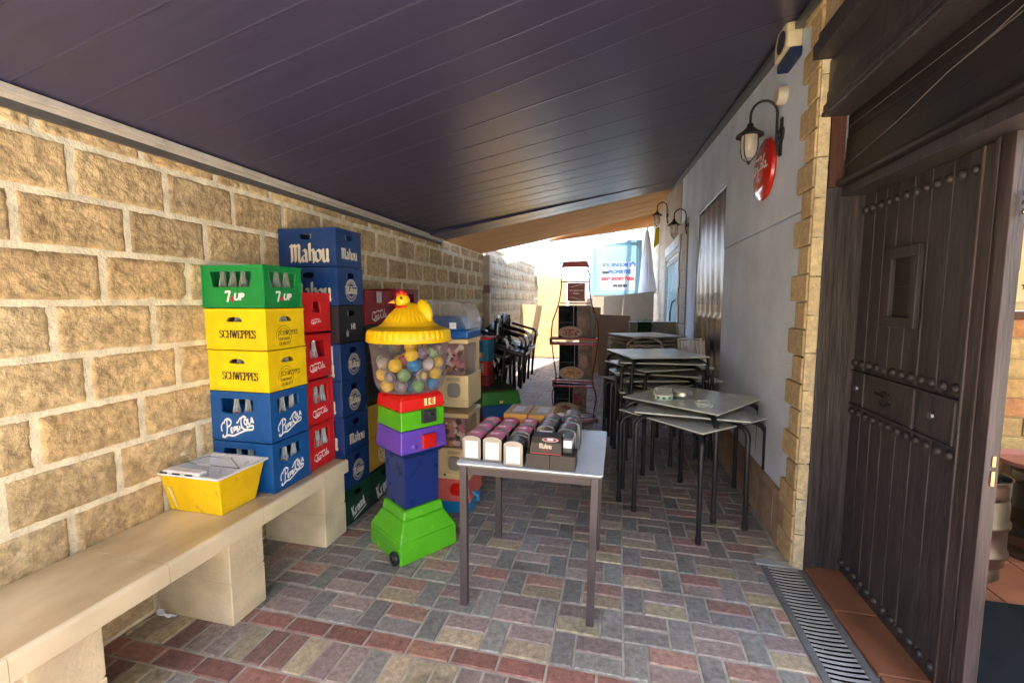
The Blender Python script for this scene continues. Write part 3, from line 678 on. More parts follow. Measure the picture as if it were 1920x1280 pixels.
do = thing('studded_door', 'closed dark plank door leaf with iron studs and a small peep window', 'door', (1.285, 2.84, .02))
YN, YF = -.965, -.005     # near edge, far edge (local y); z 0..2.13
m = MB(); pl = [YF, -.115, -.215, -.315, -.43, -.545, -.67, -.815]   # planks
for a, b in zip(pl[1:], pl):
    m.box((.0, a + .002, 0), (.05, b - .002, .99)); 
    if b > -.30 and a < -.30 + .0: pass
    m.box((.0, a + .002, 1.185), (.05, b - .002, 2.125))
m.build('planks', WOOD, do, .004)
m = MB(); m.box((-.006, -.885, 0), (.05, -.818, 2.125)); m.box((-.012, -.832, 0), (.0, -.820, 2.125)); m.build('stile', WOODM, do, .004)
m = MB(); m.box((-.010, YN, 0), (.034, -.888, 2.13)); m.box((-.016, -.905, 0), (-.010, -.89, 2.13)); m.build('edge_post', WOODM, do, .004)
m = MB(); m.box((-.016, -.825, .99), (.05, YF, .998)); m.box((-.016, -.825, 1.176), (.05, YF, 1.184)); m.box((-.004, -.815, .998), (.05, YF, 1.176))
for y in (-.145, -.555, -.80): m.box((-.014, y - .006, .998), (-.002, y + .006, 1.176))
m.build('mid_rail', WOOD, do, .003)
m = MB(); rng = random.Random(1)
for z in (2.05, 1.225, .955, .062):
    for i in range(12):
        y = -.03 - i * .0685; M_ = Matrix.Rotation(R(-90), 4, 'Y')
        m.lathe([(.021, 0), (.0205, .005), (.017, .012), (.009, .017), (.0001, .018)], (0.0, y, z), 14, M_)
m.build('studs', mat('stud_iron', (.05, .045, .046), .5, .5, var=.3), do, smooth=True)
m = MB()
for y in (-.075, -.675): m.lathe([(.014, 0), (.017, .006), (.014, .014), (.0001, .018)], (-.004, y, 1.09), 14, Matrix.Rotation(R(-90), 4, 'Y'))
m.build('bolt_head', mat('bolt_iron', (.2, .2, .21), .35, .8), do, smooth=True)
m = MB()
for k in range(7):
    a = R(k * 51); m.lathe([(.013, 0), (.011, .008), (.0001, .012)], (-.004, -.33 + .028 * math.cos(a) * 1.3, 1.09 + .022 * math.sin(a)), 10, Matrix.Rotation(R(-90), 4, 'Y'))
m.tube([(-.012, -.33 + .03 * math.cos(R(t)), 1.085 + .035 * math.sin(R(t))) for t in range(0, 360, 30)], .006, 8, closed=True); m.tube([(-.01, -.39, 1.085), (-.015, -.27, 1.10)], .009)
m.build('knocker', IRON, do, smooth=True)
pe = MB(); y0, y1, z0, z1 = -.53, -.285, 1.44, 1.815
for a, b in (((y0, z0), (y1, z0 + .05)), ((y0, z1 - .05), (y1, z1)), ((y0, z0 + .05), (y0 + .05, z1 - .05)), ((y1 - .05, z0 + .05), (y1, z1 - .05))): pe.box((-.022, a[0], a[1]), (.0, b[0], b[1]))
o = pe.build('peep_window', WOOD, do, .003)
m = MB(); m.box((-.003, y0 + .05, z0 + .05), (.002, y1 - .05, z1 - .05)); m.build('shutter_panel', DARKMET, o)
m = MB(); m.tube([(-.008, -.43, 1.635), (-.008, -.36, 1.635)], .005); m.build('latch', IRON, o)
m = MB()
for z in (1.86, 1.89, 1.92): m.lathe([(.0001, 0), (.011, .004), (.011, .012), (.0001, .016)], (.02, YN - .012, z), 10, Matrix.Rotation(R(90), 4, 'X'))
m.box((.010, YN - .004, .98), (.022, YN, 1.02)); m.box((.010, YN - .005, .91), (.022, YN, .965)); m.build('lock_fitting', BRASS, do, .002)

# ---- room seen past the door
rm = thing('tavern_room', 'warm yellow and brick interior wall seen past the door edge', 'room', (1.36, 3.62, 0))
m = MB(); rng = random.Random(11); z = .02; k = 0
while z < 1.46:
    x = -.1 * (k % 2)
    while x < 2.9:
        m.tint = tv(rng, .8, 1.2, rng.choice(((.48, .33, .14), (.44, .22, .10), (.50, .38, .17)))); m.box((max(x, 0) + .004, -.02, z + .004), (x + .27, .1, z + .126)); x += .276
    z += .132; k += 1
m.build('brickwork', BRICKM, rm, .005)
m = MB(); m.box((-.02, .0, 0), (3, .12, 1.48)); m.box((0, -.01, 1.52), (3, .12, 3.0)); m.box((2.9, -3.6, 0), (3.0, 0, 3)); m.box((-.03, -2.7, 2.9), (3, .1, 3.0)); m.build('plaster', mat('cream_plaster', (.60, .52, .30), .8, var=.1), rm)
m = MB(); m.box((0, -.035, 1.462), (3, .0, 1.518)); m.build('dado_rail', WOODR, rm, .004)
m = MB(); m.box((.0, -.75, 0), (.02, .0, 3.0)); m.build('side_panel', WOOD, rm)
lm = thing('ceiling_lamp', 'round lit ceiling lamp inside the room', 'lamp', (2.7, 2.6, 2.86))
m = MB(); m.lathe([(.0001, -.06), (.1, -.05), (.15, 0), (.15, .03)], (0, 0, 0), 24); 
em = bpy.data.materials.new('lamp_glow'); em.use_nodes = True; em.node_tree.nodes['Principled BSDF'].inputs['Emission Color'].default_value = (1, .78, .45, 1); em.node_tree.nodes['Principled BSDF'].inputs['Emission Strength'].default_value = 1.2
m.build('diffuser', em, lm, smooth=True)
po = thing('framed_poster', 'pale poster with a dark mug shape and a star, on the wall past the door', 'poster', (2.05, 3.59, 1.58))
m = MB(); m.box((0, -.02, 0), (.62, .0, .55)); m.build('board', mat('poster_board', (.62, .56, .34), .6), po, .002)
Mp = surf((0, -.021, 0), (1, 0, 0), (0, 0, 1)); m = MB(); quad(m, Mp, .14, .20, .46, .50); quad(m, Mp, .10, .44, .16, .49, .0014); m.build('mug_print', mat('maroon_ink', (.06, .012, .03), .5), po)
m = MB()
for cx in (.1, .3, .5): m.add([Mp @ Vector((cx + (.028 if i % 2 == 0 else .012) * math.sin(math.pi * i / 5), .10 + (.028 if i % 2 == 0 else .012) * math.cos(math.pi * i / 5), .0012)) for i in range(10)], [tuple(range(10))])
m.build('star_print', INKB, po)
hk = thing('coat_peg', 'black round knob on the wall above the poster', 'knob', (2.12, 3.6, 2.28)); m = MB(); m.lathe([(.035, 0), (.04, .02), (.02, .05), (.0001, .055)], (0, 0, 0), 16, Matrix.Rotation(R(90), 4, 'X')); m.build('knob', BLACKP, hk, smooth=True)
shf = thing('wall_shelf', 'dark wooden shelf high on the wall past the door', 'shelf', (1.9, 3.45, 2.42)); m = MB(); m.box((0, 0, 0), (1.2, .16, .03)); m.box((0, .02, -.10), (.04, .15, 0)); m.build('board', WOODR, shf, .003)
mt = thing('door_mat', 'dark rubber mat on the terracotta floor past the door', 'mat', (1.42, 1.5, .018)); m = MB(); m.box((0, 0, 0), (.86, 1.2, .012)); m.build('mat', mat('rubber', (.012, .016, .020), .95, bump=.6, bscale=300, spec=.1), mt, .004)
def keg(label, loc, rz=0):
    k = thing('beer_keg', label, 'keg', loc, rz, 'steel beer kegs')
    pr = [(.165, 0), (.175, .012), (.172, .05), (.165, .07), (.188, .09), (.19, .13), (.200, .145), (.200, .165), (.19, .18), (.19, .30), (.200, .315), (.200, .335), (.19, .35), (.19, .44), (.182, .47), (.172, .475)]
    m = MB(); m.lathe(pr, n=40); m.lathe([(.0001, .49), (.12, .488), (.17, .47), (.172, .46)], n=40); m.build('body', mat('keg_steel', (.19, .205, .215), .3, 1, var=.15, dirt=.15), k, smooth=True)
    m = MB()
    for a in range(4):
        a0 = 90 * a - 32; a1 = 90 * a + 32
        m.lathe([(.178, .47), (.181, .50)], n=40)
        break
    # chime ring with hand holes
    vs = []; fs = []; n = 48
    for i in range(n + 1):
        a = 2 * math.pi * i / n
        for r, z in ((.180, .472), (.184, .50), (.184, .545), (.186, .575), (.192, .583)): vs.append((r * math.cos(a), r * math.sin(a), z))
    for i in range(n):
        for j in range(4):
            if j == 1 and (i % 12) in (4, 5, 6, 7): continue
            fs.append((i * 5 + j, (i + 1) * 5 + j, (i + 1) * 5 + j + 1, i * 5 + j + 1))
    m.add(vs, fs); o = m.build('chime', mat('keg_steel', (.19, .205, .215)), k, smooth=True); s_ = o.modifiers.new('s', 'SOLIDIFY'); s_.thickness = .004
    m = MB(); m.lathe([(.035, .48), (.035, .52), (.02, .525), (.0001, .525)], n=20); m.build('valve', BLACKP, k, smooth=True)
keg('nearer steel beer keg with an oval hand hole, beside the door edge', (1.985, 3.05, .018), .5)
keg('steel beer keg under a pink tray, at the right edge', (2.55, 3.28, .018), 1.1)
tr = thing('pink_tray', 'round pink tray lying on top of a keg', 'tray', (2.50, 3.25, .603)); m = MB(); m.lathe([(.0001, .0), (.19, .0), (.215, .03), (.21, .032), (.185, .006), (.0001, .006)], n=36); m.build('tray', mat('pink_tray', (.45, .22, .19), .4), tr, smooth=True)

# ---- awnings
def awn_pt(v, u, a, b):      # v along the alley, u across
    return None
def awning(name, label, cat, left, right, zl, zr, m_, pan=None, sag=0, nu=24, rib=.004, vs_=None, xl=XL + .03):
    """ruled sheet between left rail (y range left) and right rail (y range right)"""
    root = thing(name, label, cat, (XL, left[0], zl(left[0]))); O = Vector((XL, left[0], zl(left[0])))
    m = MB(); n = pan; vs = []; fs = []; rows = []
    for k in range(n):
        for t, d in ((0.0, rib), (.035, 0), (.5, 0), (.965, 0)): rows.append(((k + t) / n, d))
    rows.append((1.0, rib))
    for (v, d) in rows:
        vl = vs_(v) if vs_ else (v, v)
        yl = lerp(*left, vl[0]); yr = lerp(*right, vl[1])
        for i in range(nu + 1):
            u = i / nu; x = lerp(xl, XR + .0, u); y = lerp(yl, yr, u); z = lerp(zl(yl), zr(yr), u) - d
            z -= sag * math.sin(math.pi * u) * (1 + .3 * noise.noise(Vector((v * 9, u * 3, 0)))) ; z += (.0035 if rib < .004 else .008) * noise.noise(Vector((v * 9, u * 2.2, 5)))
            vs.append((x - O.x, y - O.y, z - O.z))
    for j in range(len(rows) - 1):
        for i in range(nu): c = j * (nu + 1) + i; fs.append((c, c + 1, c + nu + 2, c + nu + 1))
    m.add(vs, fs); o = m.build('sheet', m_, root); s_ = o.modifiers.new('s', 'SOLIDIFY'); s_.thickness = .004; s_.offset = 1
    if rib < .001: o.data.polygons.foreach_set('use_smooth', [True] * len(o.data.polygons))
    return root
AWN = mat('dark_awning', (.046, .040, .078),    .34, var=.14, scale=5, stretch=(.12, 7, 1), bump=.035, bscale=18, spec=.5, noise_detail=9)
zR = lambda y: 3.0 + .092 * y
def split(v):      # even spacing up to y = 2.6, then fanning out to the oblique far edge
    yl = -.3 + v * 5.75
    yr = yl if yl < 2.6 else 2.6 + (yl - 2.6) / 2.85 * 7.4
    return (v, (yr + .3) / 10.3)
awning('dark_awning', 'dark purple brown ribbed awning sheet stretched over the near half of the alley', 'awning', (-.3, 5.45), (-.3, 10.0), lambda y: 2.395 if y < 5 else 2.36, zR, AWN, 26, rib=.0022, vs_=split)
BEIGE = cloth('beige_awning', (.36, .25, .15), .22); ORG = cloth('orange_awning', (.34, .19, .09), .3); SHEETW = cloth('white_fabric', (.85, .86, .88), .5)
awning('beige_awning', 'beige fabric awning panel beyond the dark one', 'awning', (5.30, 7.36), (9.7, 13.4), lambda y: 2.385, lambda y: 3.96 + (y - 9.7) * .024, BEIGE, 5, xl=XL - .06, sag=.0, rib=.008)
# orange valance strip tapering to the left, and the white hem below it
ov = thing('orange_valance', 'narrow glowing orange awning strip tapering to the left behind the beige one', 'awning', (XR, 13.4, 4.0))
m = MB(); vs = []; fs = []; n = 20
for i in range(n + 1):
    u = i / n; x = lerp(-1.45, XR, u); t = x - XR; yt = lerp(9.4, 13.4, u); yt -= .35 * u; zt = lerp(2.83, 4.03, u) + .05; yb = lerp(9.4, 15.3, u); zb = lerp(2.83, 3.98, u)
    for q in (0, .5, 1): vs.append((x - XR, lerp(yt, yb, q) - 13.4, lerp(zt, zb, q) - 4.0 - .03 * math.sin(math.pi * q)))
for i in range(n):
    for j in range(2): c = i * 3 + j; fs.append((c, c + 1, c + 4, c + 3))
m.add(vs, fs); o = m.build('strip', ORG, ov, smooth=True); s_ = o.modifiers.new('s', 'SOLIDIFY'); s_.thickness = .003
wh = thing('white_hem', 'bright white fabric edge hanging along the far end of the awnings', 'awning edge', (XL, 7.4, 2.4))
m = MB(); P0 = Vector((XL, 8.6, 2.42)); P1 = Vector((XR, 15.4, 3.98)); vs = []; fs = []; n = 24
for i in range(n + 1):
    u = i / n; p = P0.lerp(P1, u); h = lerp(.10, .28, u)
    for q in (0, 1): vs.append((p.x - XL, p.y - 7.4 + .3 * q, p.z - 2.4 - h * q + .02))
for i in range(n): fs.append((2 * i, 2 * i + 1, 2 * i + 3, 2 * i + 2))
m.add(vs, fs); o = m.build('band', SHEETW, wh); s_ = o.modifiers.new('s', 'SOLIDIFY'); s_.thickness = .003
gr = thing('wall_rail', 'grey metal awning rail climbing along the top of the rendered wall', 'rail', (XR, 0, 0))
m = MB()
for i in range(22):
    a = -1 + i * .5; b = a + .5
    for (x0, z0, x1, z1) in ((-.03, -.03, .0, .03), (-.05, -.075, -.0, -.034)):
        m.hexa([(x0, a, zR(a) + z0), (x1, a, zR(a) + z0), (x1, b, zR(b) + z0), (x0, b, zR(b) + z0), (x0, a, zR(a) + z1), (x1, a, zR(a) + z1), (x1, b, zR(b) + z1), (x0, b, zR(b) + z1)])
m.build('profile', mat('rail_dark', (.14, .14, .14), .4, .5), gr)
# ================================================================ CRATES AND BOTTLES
def oval(cx, cy, w, h, n=16):
    out = []
    for i in range(n):
        a = 2 * math.pi * i / n; c, s = math.cos(a), math.sin(a); out.append((cx + w / 2 * math.copysign(abs(c) ** .55, c), cy + h / 2 * math.copysign(abs(s) ** .55, s)))
    return out
def hole(kind, w, h):
    if kind == 'oval': return oval(w * .5, h * .79, .088, .040)
    if kind == 'dome': return [(w * .5 - .052, h * .68), (w * .5 + .052, h * .68), (w * .5 + .050, h * .74), (w * .5 + .034, h * .79), (w * .5, h * .805), (w * .5 - .034, h * .79), (w * .5 - .050, h * .74)]
    if kind == 'seven': return [(w * .19, h * .49), (w * .81, h * .49), (w * .85, h * .85), (w * .15, h * .85)]
    if kind == 'coke': return [(w * .26, h * .47), (w * .78, h * .47), (w * .80, h * .50), (w * .80, h * .86), (w * .26, h * .86), (w * .24, h * .83), (w * .24, h * .50)]
    if kind == 'coketop': return [(w * .38, h * .50), (w * .66, h * .50), (w * .62, h * .78), (w * .42, h * .78)]
    if kind == 'pepsi': return [(w * .22, h * .57), (w * .40, h * .55), (w * .74, h * .63), (w * .74, h * .82), (w * .72, h * .86), (w * .20, h * .86), (w * .18, h * .83), (w * .18, h * .6)]
PROTO = {}
def crate(kind, label, x, y, z, rz=0, W=.30, D=.41, group='bottle crates stacked along the wall', name='bottle_crate'):
    col, h, hk, fl, sl = {'seven': (P_GRN, .237, 'seven', 'seven', 'seven'), 'schw': (P_YEL, .232, 'dome', 'stamp', 'serif'), 'pepsi': (P_BLUE, .287, 'pepsi', 'swash', 'swash'),
        'coke': (P_RED, .287, 'coke', 'script', 'script'), 'coketop': (P_RED, .252, 'coketop', 'script', 'script'), 'cokedark': (P_DRED, .30, 'coke', 'script', 'script'),
        'blue': (P_NAVY, .2575, 'oval', 'blackletter', 'blackletter'), 'badge': (P_NAVY, .2575, 'oval', 'badge', 'blackletter'), 'hr': (P_BLK, .2575, 'oval', 'hr', 'hr'), 'green': (P_DGRN, .2575, 'oval', 'knob', 'knob'),
        'blk': (P_BLK, .285, 'oval', 'smallword', 'smallword'), 'och': (P_OCH, .255, 'oval', 'flower', 'flower'), 'cokefar': (P_DRED, .265, 'oval', 'script', 'script')}[kind]
    root = thing(name, label, 'crate', (x, y, z), rz, group)
    key = (kind, W, D)
    if key in PROTO:
        src = PROTO[key]
        for ch in list(src.children):
            c = ch.copy(); COL.objects.link(c); c.parent = root
        return root, h
    PROTO[key] = root; t = .012; hh = h - .003
    F = surf((0, 0, 0), (0, 1, 0), (0, 0, 1)); Sd = surf((-D, 0, 0), (1, 0, 0), (0, 0, 1))
    m = MB()
    m.holed(W, hh, hole(hk, W, hh), F @ Matrix.Translation((0, 0, -t)), t)
    m.holed(D - t, hh, hole(hk, D - t, hh), Sd @ Matrix.Translation((0, 0, -t)), t)
    m.box((-D, W - t, 0), (-t, W, hh)); m.box((-D, t, 0), (-D + t, W - t, hh)); m.box((-D + t, t, .004), (-t, W - t, .014))
    m.box((-D + t, W * .5 - .003, .014), (-t, W * .5 + .003, hh * .6)); 
    o = m.build('shell', col, root, .004)
    m = MB(); e = .0035
    m.box((0.0005, -e, hh - .014), (e, W + e, hh - .001)); m.box((-D, -e, hh - .014), (.0005, -.0005, hh - .001)); m.build('rim', col, root, .0012)
    m = MB(); m.box((0.0005, -e, .002), (e, W + e, .012)); m.box((-D, -e, .002), (.0005, -.0005, .012)); m.build('foot_rim', col, root, .0012)
    if kind in ('seven', 'coketop', 'coke'):
        for y_ in (.004, W - .016):
            m = MB(); m.box((.0005, y_, .0125), (e * .9, y_ + .012, hh - .0145)); m.build('rib', col, root)
        for x_ in (-D + .004, -.016):
            m = MB(); m.box((x_, -e * .9, .0125), (x_ + .012, -.0005, hh - .0145)); m.build('rib', col, root)
    BADGEBAR[0] = col
    cy = {'seven': .26, 'serif': .38, 'stamp': .36, 'swash': .30, 'script': .24, 'blackletter': .36, 'badge': .40, 'hr': .38, 'knob': .38, 'smallword': .4, 'flower': .42}
    wd = {'seven': .11, 'serif': .235, 'stamp': .12, 'swash': .19, 'script': .165, 'blackletter': .185, 'badge': .135, 'hr': .1, 'knob': .17, 'smallword': .08, 'flower': .11}
    if kind == 'coketop': wd['script'] = .1
    logo(fl, F, W, hh, root, W * .5, hh * cy[fl], wd[fl] * (W / .3))
    if kind in ('seven', 'schw', 'pepsi', 'blue', 'badge'):
        k = {'seven': 1.0, 'schw': 1.0, 'pepsi': 1.15, 'blue': 1.55, 'badge': 1.55}[kind]
        logo(sl, Sd, D, hh, root, D * (.54 if kind != 'pepsi' else .46), hh * cy[sl], wd[sl] * k * 1.05)
    return root, h
BP = {}
def bottle(label, x, y, z, h=.2, col='clear', grp='glass bottles standing in the crates'):
    k = (col, h)
    if k in BP: return copy_tree(BP[k], (x, y, z), label=label)
    b = thing('glass_bottle', label, 'bottle', (x, y, z), 0, grp); BP[k] = b; s = h / .2
    m = MB(); m.lathe([(.0001, .003), (.026, .002), (.028, .01), (.028, .085 * s), (.024, .115 * s), (.014, .155 * s), (.0125, .185 * s), (.0135, .187 * s), (.0135, .195 * s)], n=16); m.build('body', BOTG if col != 'green' else BOTGG, b, smooth=True)
    m = MB(); m.lathe([(.0155, .188 * s), (.0158, .193 * s), (.014, .2 * s), (.0001, .2 * s)], n=14); m.build('cap', {'clear': STEEL, 'green': STEEL, 'red': P_RED, 'pepsi': WHITE}[col], b, smooth=True)
    if col == 'pepsi':
        m = MB(); m.lathe([(.0284, .05), (.0284, .083)], n=16); m.build('label_band', INKBL, b, smooth=True)
        m = MB(); m.lathe([(.0242, .115), (.0185, .138)], n=16); m.build('neck_label', INKR, b, smooth=True)
    return b
# stack A, on the bench
A = [('pepsi', .501, 'lower royal blue crate with white swash lettering, standing on the bench behind the yellow tub'), ('pepsi', .790, 'upper royal blue crate with white swash lettering, under the yellow crates'),
     ('schw', 1.079, 'lower yellow crate with black serif lettering, on the royal blue crates'), ('schw', 1.313, 'upper yellow crate with black serif lettering, under the green crate'), ('seven', 1.547, 'bright green crate with wide windows on top of the yellow crates')]
dx = [0, -.002, .001, -.003, -.005]; dy = [0, .002, -.002, .001, -.004]
for i, (k, z, lb) in enumerate(A):
    crate(k, lb, -1.864 + dx[i], 2.030 + dy[i], z, R((.0, .25, -.3, .2, .5)[i]), W=.302, D=.405)
for i, (z, lb) in enumerate(((.516, 'small clear bottle with a blue and red label in the lower royal blue crate'), (.805, 'small clear bottle with a blue and red label in the upper royal blue crate'))):
    for x, y in ((-1.905, 2.09), (-1.905, 2.165), (-1.985, 2.085), (-2.065, 2.085), (-2.145, 2.085), (-1.905, 2.24)): bottle(lb, x, y, z, .235, 'pepsi')
for x, y in ((-1.905, 2.095), (-1.905, 2.165), (-1.905, 2.24), (-1.98, 2.085), (-2.05, 2.085), (-2.12, 2.085), (-2.19, 2.085)): bottle('green tinged bottle in the bright green crate', x, y, 1.562, .205, 'green')
for z, lb in ((1.094, 'bottle in the lower yellow crate'), (1.328, 'bottle in the upper yellow crate')):
    for x, y, c in ((-1.905, 2.165, 'red'), (-1.905, 2.21, 'clear'), (-2.05, 2.08, 'green'), (-2.10, 2.08, 'clear')): bottle(lb.replace('bottle', 'capped bottle'), x, y, z, .20, c)
# stack B
for i, (k, z, lb) in enumerate((('coke', .501, 'lowest red crate with white script, standing at the end of the bench'), ('coke', .790, 'second red crate up from the bench, with white script and three bottles showing'),
        ('coke', 1.088, 'third red crate up from the bench, slightly darker, with one bottle showing'), ('coketop', 1.388, 'topmost red crate of the bench stack, with a small window'))):
    r, h = crate(k, lb, -1.888 + (.0, .002, -.004, .0)[i], 2.345 + (0, .001, -.004, -.008)[i], z, R((0, .3, -.6, -1.2)[i]), W=.272, D=.39)
    if i < 3:
        for (x, y) in ((-1.925, 2.42), (-1.925, 2.485), (-1.925, 2.55), (-2.0, 2.45), (-2.0, 2.52))[:5 if i < 2 else 2]: bottle(('clear empty bottle in the lowest red crate', 'clear empty bottle in the second red crate', 'clear empty bottle in the third red crate')[i], x, y, z + .014, .235, 'clear')
m = MB(); 
pa = thing('paper_scrap', 'torn scrap of white printed paper stuck on the edge of the red crates', 'paper', (-1.884, 2.612, 1.16))
vs = [(0, 0, 0), (.012, .03, -.01), (.02, .045, .05), (.008, .02, .075), (.014, .035, .11), (-.002, .0, .12)]; m.add(vs, [(0, 1, 2), (0, 2, 3), (0, 3, 5), (3, 4, 5)]); o = m.build('paper', PAPER, pa); s_ = o.modifiers.new('s', 'SOLIDIFY'); s_.thickness = .001
# stack C
Cst = [('green', 'dark green crate with slanting white lettering, lowest of the tall stack beside the bench'), ('badge', 'navy crate with a round badge, second from the floor in the tall stack'), ('blue', 'navy crate with a plain white word, third from the floor in the tall stack'),
       ('badge', 'navy crate with a round badge, fourth from the floor in the tall stack'), ('badge', 'navy crate with a round badge, just under the black crate'), ('hr', 'black crate with thin white initials, between navy crates in the tall stack'),
       ('badge', 'navy crate with a round badge, resting on the black crate'), ('blue', 'navy crate with a big white word, topmost of the tall stack against the wall')]
z = .005
for i, (k, lb) in enumerate(Cst):
    r, h = crate(k, lb, -1.822 + (.0, .003, .0, -.003, .002, -.002, .003, 0)[i], 2.628 + (0, .006, .004, -.002, -.008, -.012, -.014, -.016)[i], z, R((0, .4, -.3, .2, -.4, .3, -.2, .5)[i]), W=.298, D=.44)
    bottle(lb.split(',')[0].replace('crate', 'crate bottle') if False else 'capped bottle seen through the hand hole of the ' + ('dark green', 'second navy', 'third navy', 'fourth navy', 'fifth', 'black', 'seventh', 'topmost')[i] + ' crate of the tall stack', -1.865, 2.77, z + .014, .215, 'red' if k == 'hr' else 'clear')
    if i == 7: bottle('capped bottle seen through the side hand hole of the topmost navy crate', -2.04, 2.665, z + .014, .215, 'clear')
    z += .2585
# stack D and E
for k, z, lb in (('green', .005, 'dark green crate on the floor behind the gumball machine'), ('och', .275, 'lower ochre crate behind the gumball machine'), ('och', .533, 'upper ochre crate behind the gumball machine'), ('blk', .83, 'lower black crate behind the gumball machine'),
                 ('blk', 1.118, 'upper black crate behind the gumball machine'), ('cokefar', 1.405, 'dark red crate with white script on top of the black crates behind the gumball machine')):
    crate(k, lb, -1.825, 2.945, z, R(.4), W=.415, D=.44)
lw_ = 'crate in the hidden stack behind the gumball lid, '
for k, z, lb in (('blk', .005, 'black crate, lowest of the last stack along the wall'), ('och', .293, 'ochre crate in the last stack along the wall'), ('blk', .551, 'black crate above the ochre one in the last stack'), ('green', .839, 'green crate in the last stack along the wall'), ('blk', 1.10, 'black crate high in the last stack along the wall'), ('cokedark', 1.388, 'dark red crate with open windows on top of the last stack along the wall')):
    crate(k, lb, -1.80, 3.38, z, R(-.6), W=.40, D=.44)
m = MB(); nt_ = thing('paper_note', 'small grey paper note stuck on the dark red crate', 'note', (-1.815, 3.09, 1.57)); m.box((0, 0, 0), (.002, .075, .085)); m.build('note', INKGR, nt_)

# ---- yellow tub
tb = thing('yellow_tub', 'dirty yellow plastic tub with a white rim and wire bails on the bench', 'tub', (-2.10, 1.865, .501))
YM = mat('tub_yellow', (.80, .50, .004), .42, var=.1, dirt=.75, scale=7)
def tap(m, b, t, z0, z1, th=.004):
    m.add([(b[0], b[1], z0), (b[2], b[1], z0), (b[2], b[3], z0), (b[0], b[3], z0), (t[0], t[1], z1), (t[2], t[1], z1), (t[2], t[3], z1), (t[0], t[3], z1)], [(0, 3, 2, 1), (0, 1, 5, 4), (1, 2, 6, 5), (2, 3, 7, 6), (3, 0, 4, 7)])
B_ = (-.155, -.118, .172, .10); T_ = (-.178, -.145, .192, .155)
m = MB(); tap(m, B_, T_, 0, .205); o = m.build('body', YM, tb, .006); s_ = o.modifiers.new('s', 'SOLIDIFY'); s_.thickness = .004
WT = mat('tub_white', (.72, .71, .68), .6, dirt=.55, var=.1, scale=6)
m = MB(); tap(m, tuple(c * .93 for c in B_), tuple(c * .965 for c in T_), .06, .203); m.build('liner', WT, tb)
m = MB(); zt = .205; e = .014
for a, b in (((T_[0] - e, T_[1] - e), (T_[2] + e, T_[1] + .006)), ((T_[0] - e, T_[3] - .006), (T_[2] + e, T_[3] + e)), ((T_[0] - e, T_[1] + .0062), (T_[0] + .006, T_[3] - .0062)), ((T_[2] - .006, T_[1] + .0062), (T_[2] + e, T_[3] - .0062))): m.box((a[0], a[1], zt - .006), (b[0], b[1], zt + .006))
m.build('rim', WT, tb, .004)
WIRE = mat('bail_wire', (.25, .23, .22), .4, .8)
m = MB(); m.tube([(T_[0], -.02, .21), (T_[0] + .10, .045, .235), (T_[2] - .12, .05, .235), (T_[2], -.015, .21)], .0025, 6); m.tube([(T_[0], .0, .21), (T_[0] + .1, -.035, .222), (T_[2] - .12, -.035, .222), (T_[2], -.01, .21)], .0025, 6); m.build('bail', WIRE, tb)
m = MB(); m.tube([(-.01, .048, .235), (.075, .05, .235)], .007); m.tube([(-.06, -.035, .222), (.03, -.035, .222)], .007); m.build('grip', mat('grip', (.5, .47, .44), .5), tb)
m = MB(); m.box((-.15, -.152, .206), (.08, -.10, .228)); m.build('folded_towel', WT, tb, .008); m = MB()
for x in (-.13, -.05, .03): m.box((x - .03, -.157, .205), (x + .015, -.1525, .217))
m.build('catch', IRON, tb)
m = MB(); rng = random.Random(4)
for i in range(12): # tape scuffs and smears on the front
    pass
tp_ = surf((-.155, -.119, 0), (1, 0, 0), (0, -.027, .205))
m = MB(); m.add([tp_ @ Vector(p) for p in ((.05, .02, .0035), (.062, .02, .0035), (.04, .13, .0035), (.012, .14, .0035))], [(0, 1, 2, 3)]); m.build('tape_residue', mat('tape', (.75, .6, .25), .6), tb)

# ================================================================ GUMBALL MACHINE
gm = thing('gumball_machine', 'tall toy capsule machine with a yellow hen lid, clear globe and many coloured body', 'vending machine', (-1.285, 2.565, 0), R(56))
m = MB(); m.frust(.0, .205, .135, .203); m.frust(.135, .2035, .238, .146); m.frust(.238, .1465, .300, .136); m.build('base', P_LIME, gm, .012, seg=3)
m = MB(); m.frust(.30, .122, .63, .126); m.frust(.628, .132, .662, .165); m.build('column', P_DBLUE, gm, .007)
m = MB(); m.frust(.663, .166, .80, .155); m.build('purple_section', P_PUR, gm, .006)
m = MB(); m.frust(.803, .153, .918, .152); m.build('green_section', P_LIME, gm, .006)
m = MB(); m.frust(.921, .156, .995, .150); m.frust(.995, .150, 1.018, .13); m.build('red_section', P_RED2, gm, .008, seg=3)
def wheel(x, y, r=.042):
    M_ = Matrix.Translation((x, y, r)) @ Matrix.Rotation(R(-90), 4, 'Y')
    t = MB(); t.lathe([(r * .62, 0), (r * .95, 0), (r, .005), (r, .02), (r * .95, .025), (r * .62, .025), (r * .62, 0)], (0, 0, 0), 24, M_); o = t.build('wheel', BLACKP, gm, smooth=True)
    h = MB(); h.lathe([(r * .6, .004), (r * .55, .012), (r * .2, .012), (r * .2, .022), (.0001, .022)], (0, 0, 0), 20, M_)
    for k in range(6):
        a = R(60 * k); h.add([M_ @ Vector(p) for p in ((.2 * r * math.cos(a), .2 * r * math.sin(a), .02), (r * .6 * math.cos(a - .08), r * .6 * math.sin(a - .08), .016), (r * .6 * math.cos(a + .08), r * .6 * math.sin(a + .08), .016))], [(0, 1, 2)])
    h.build('hub', mat('hub_grey', (.10, .10, .11), .5), o)
wheel(-.206, -.155); wheel(.232, -.02)
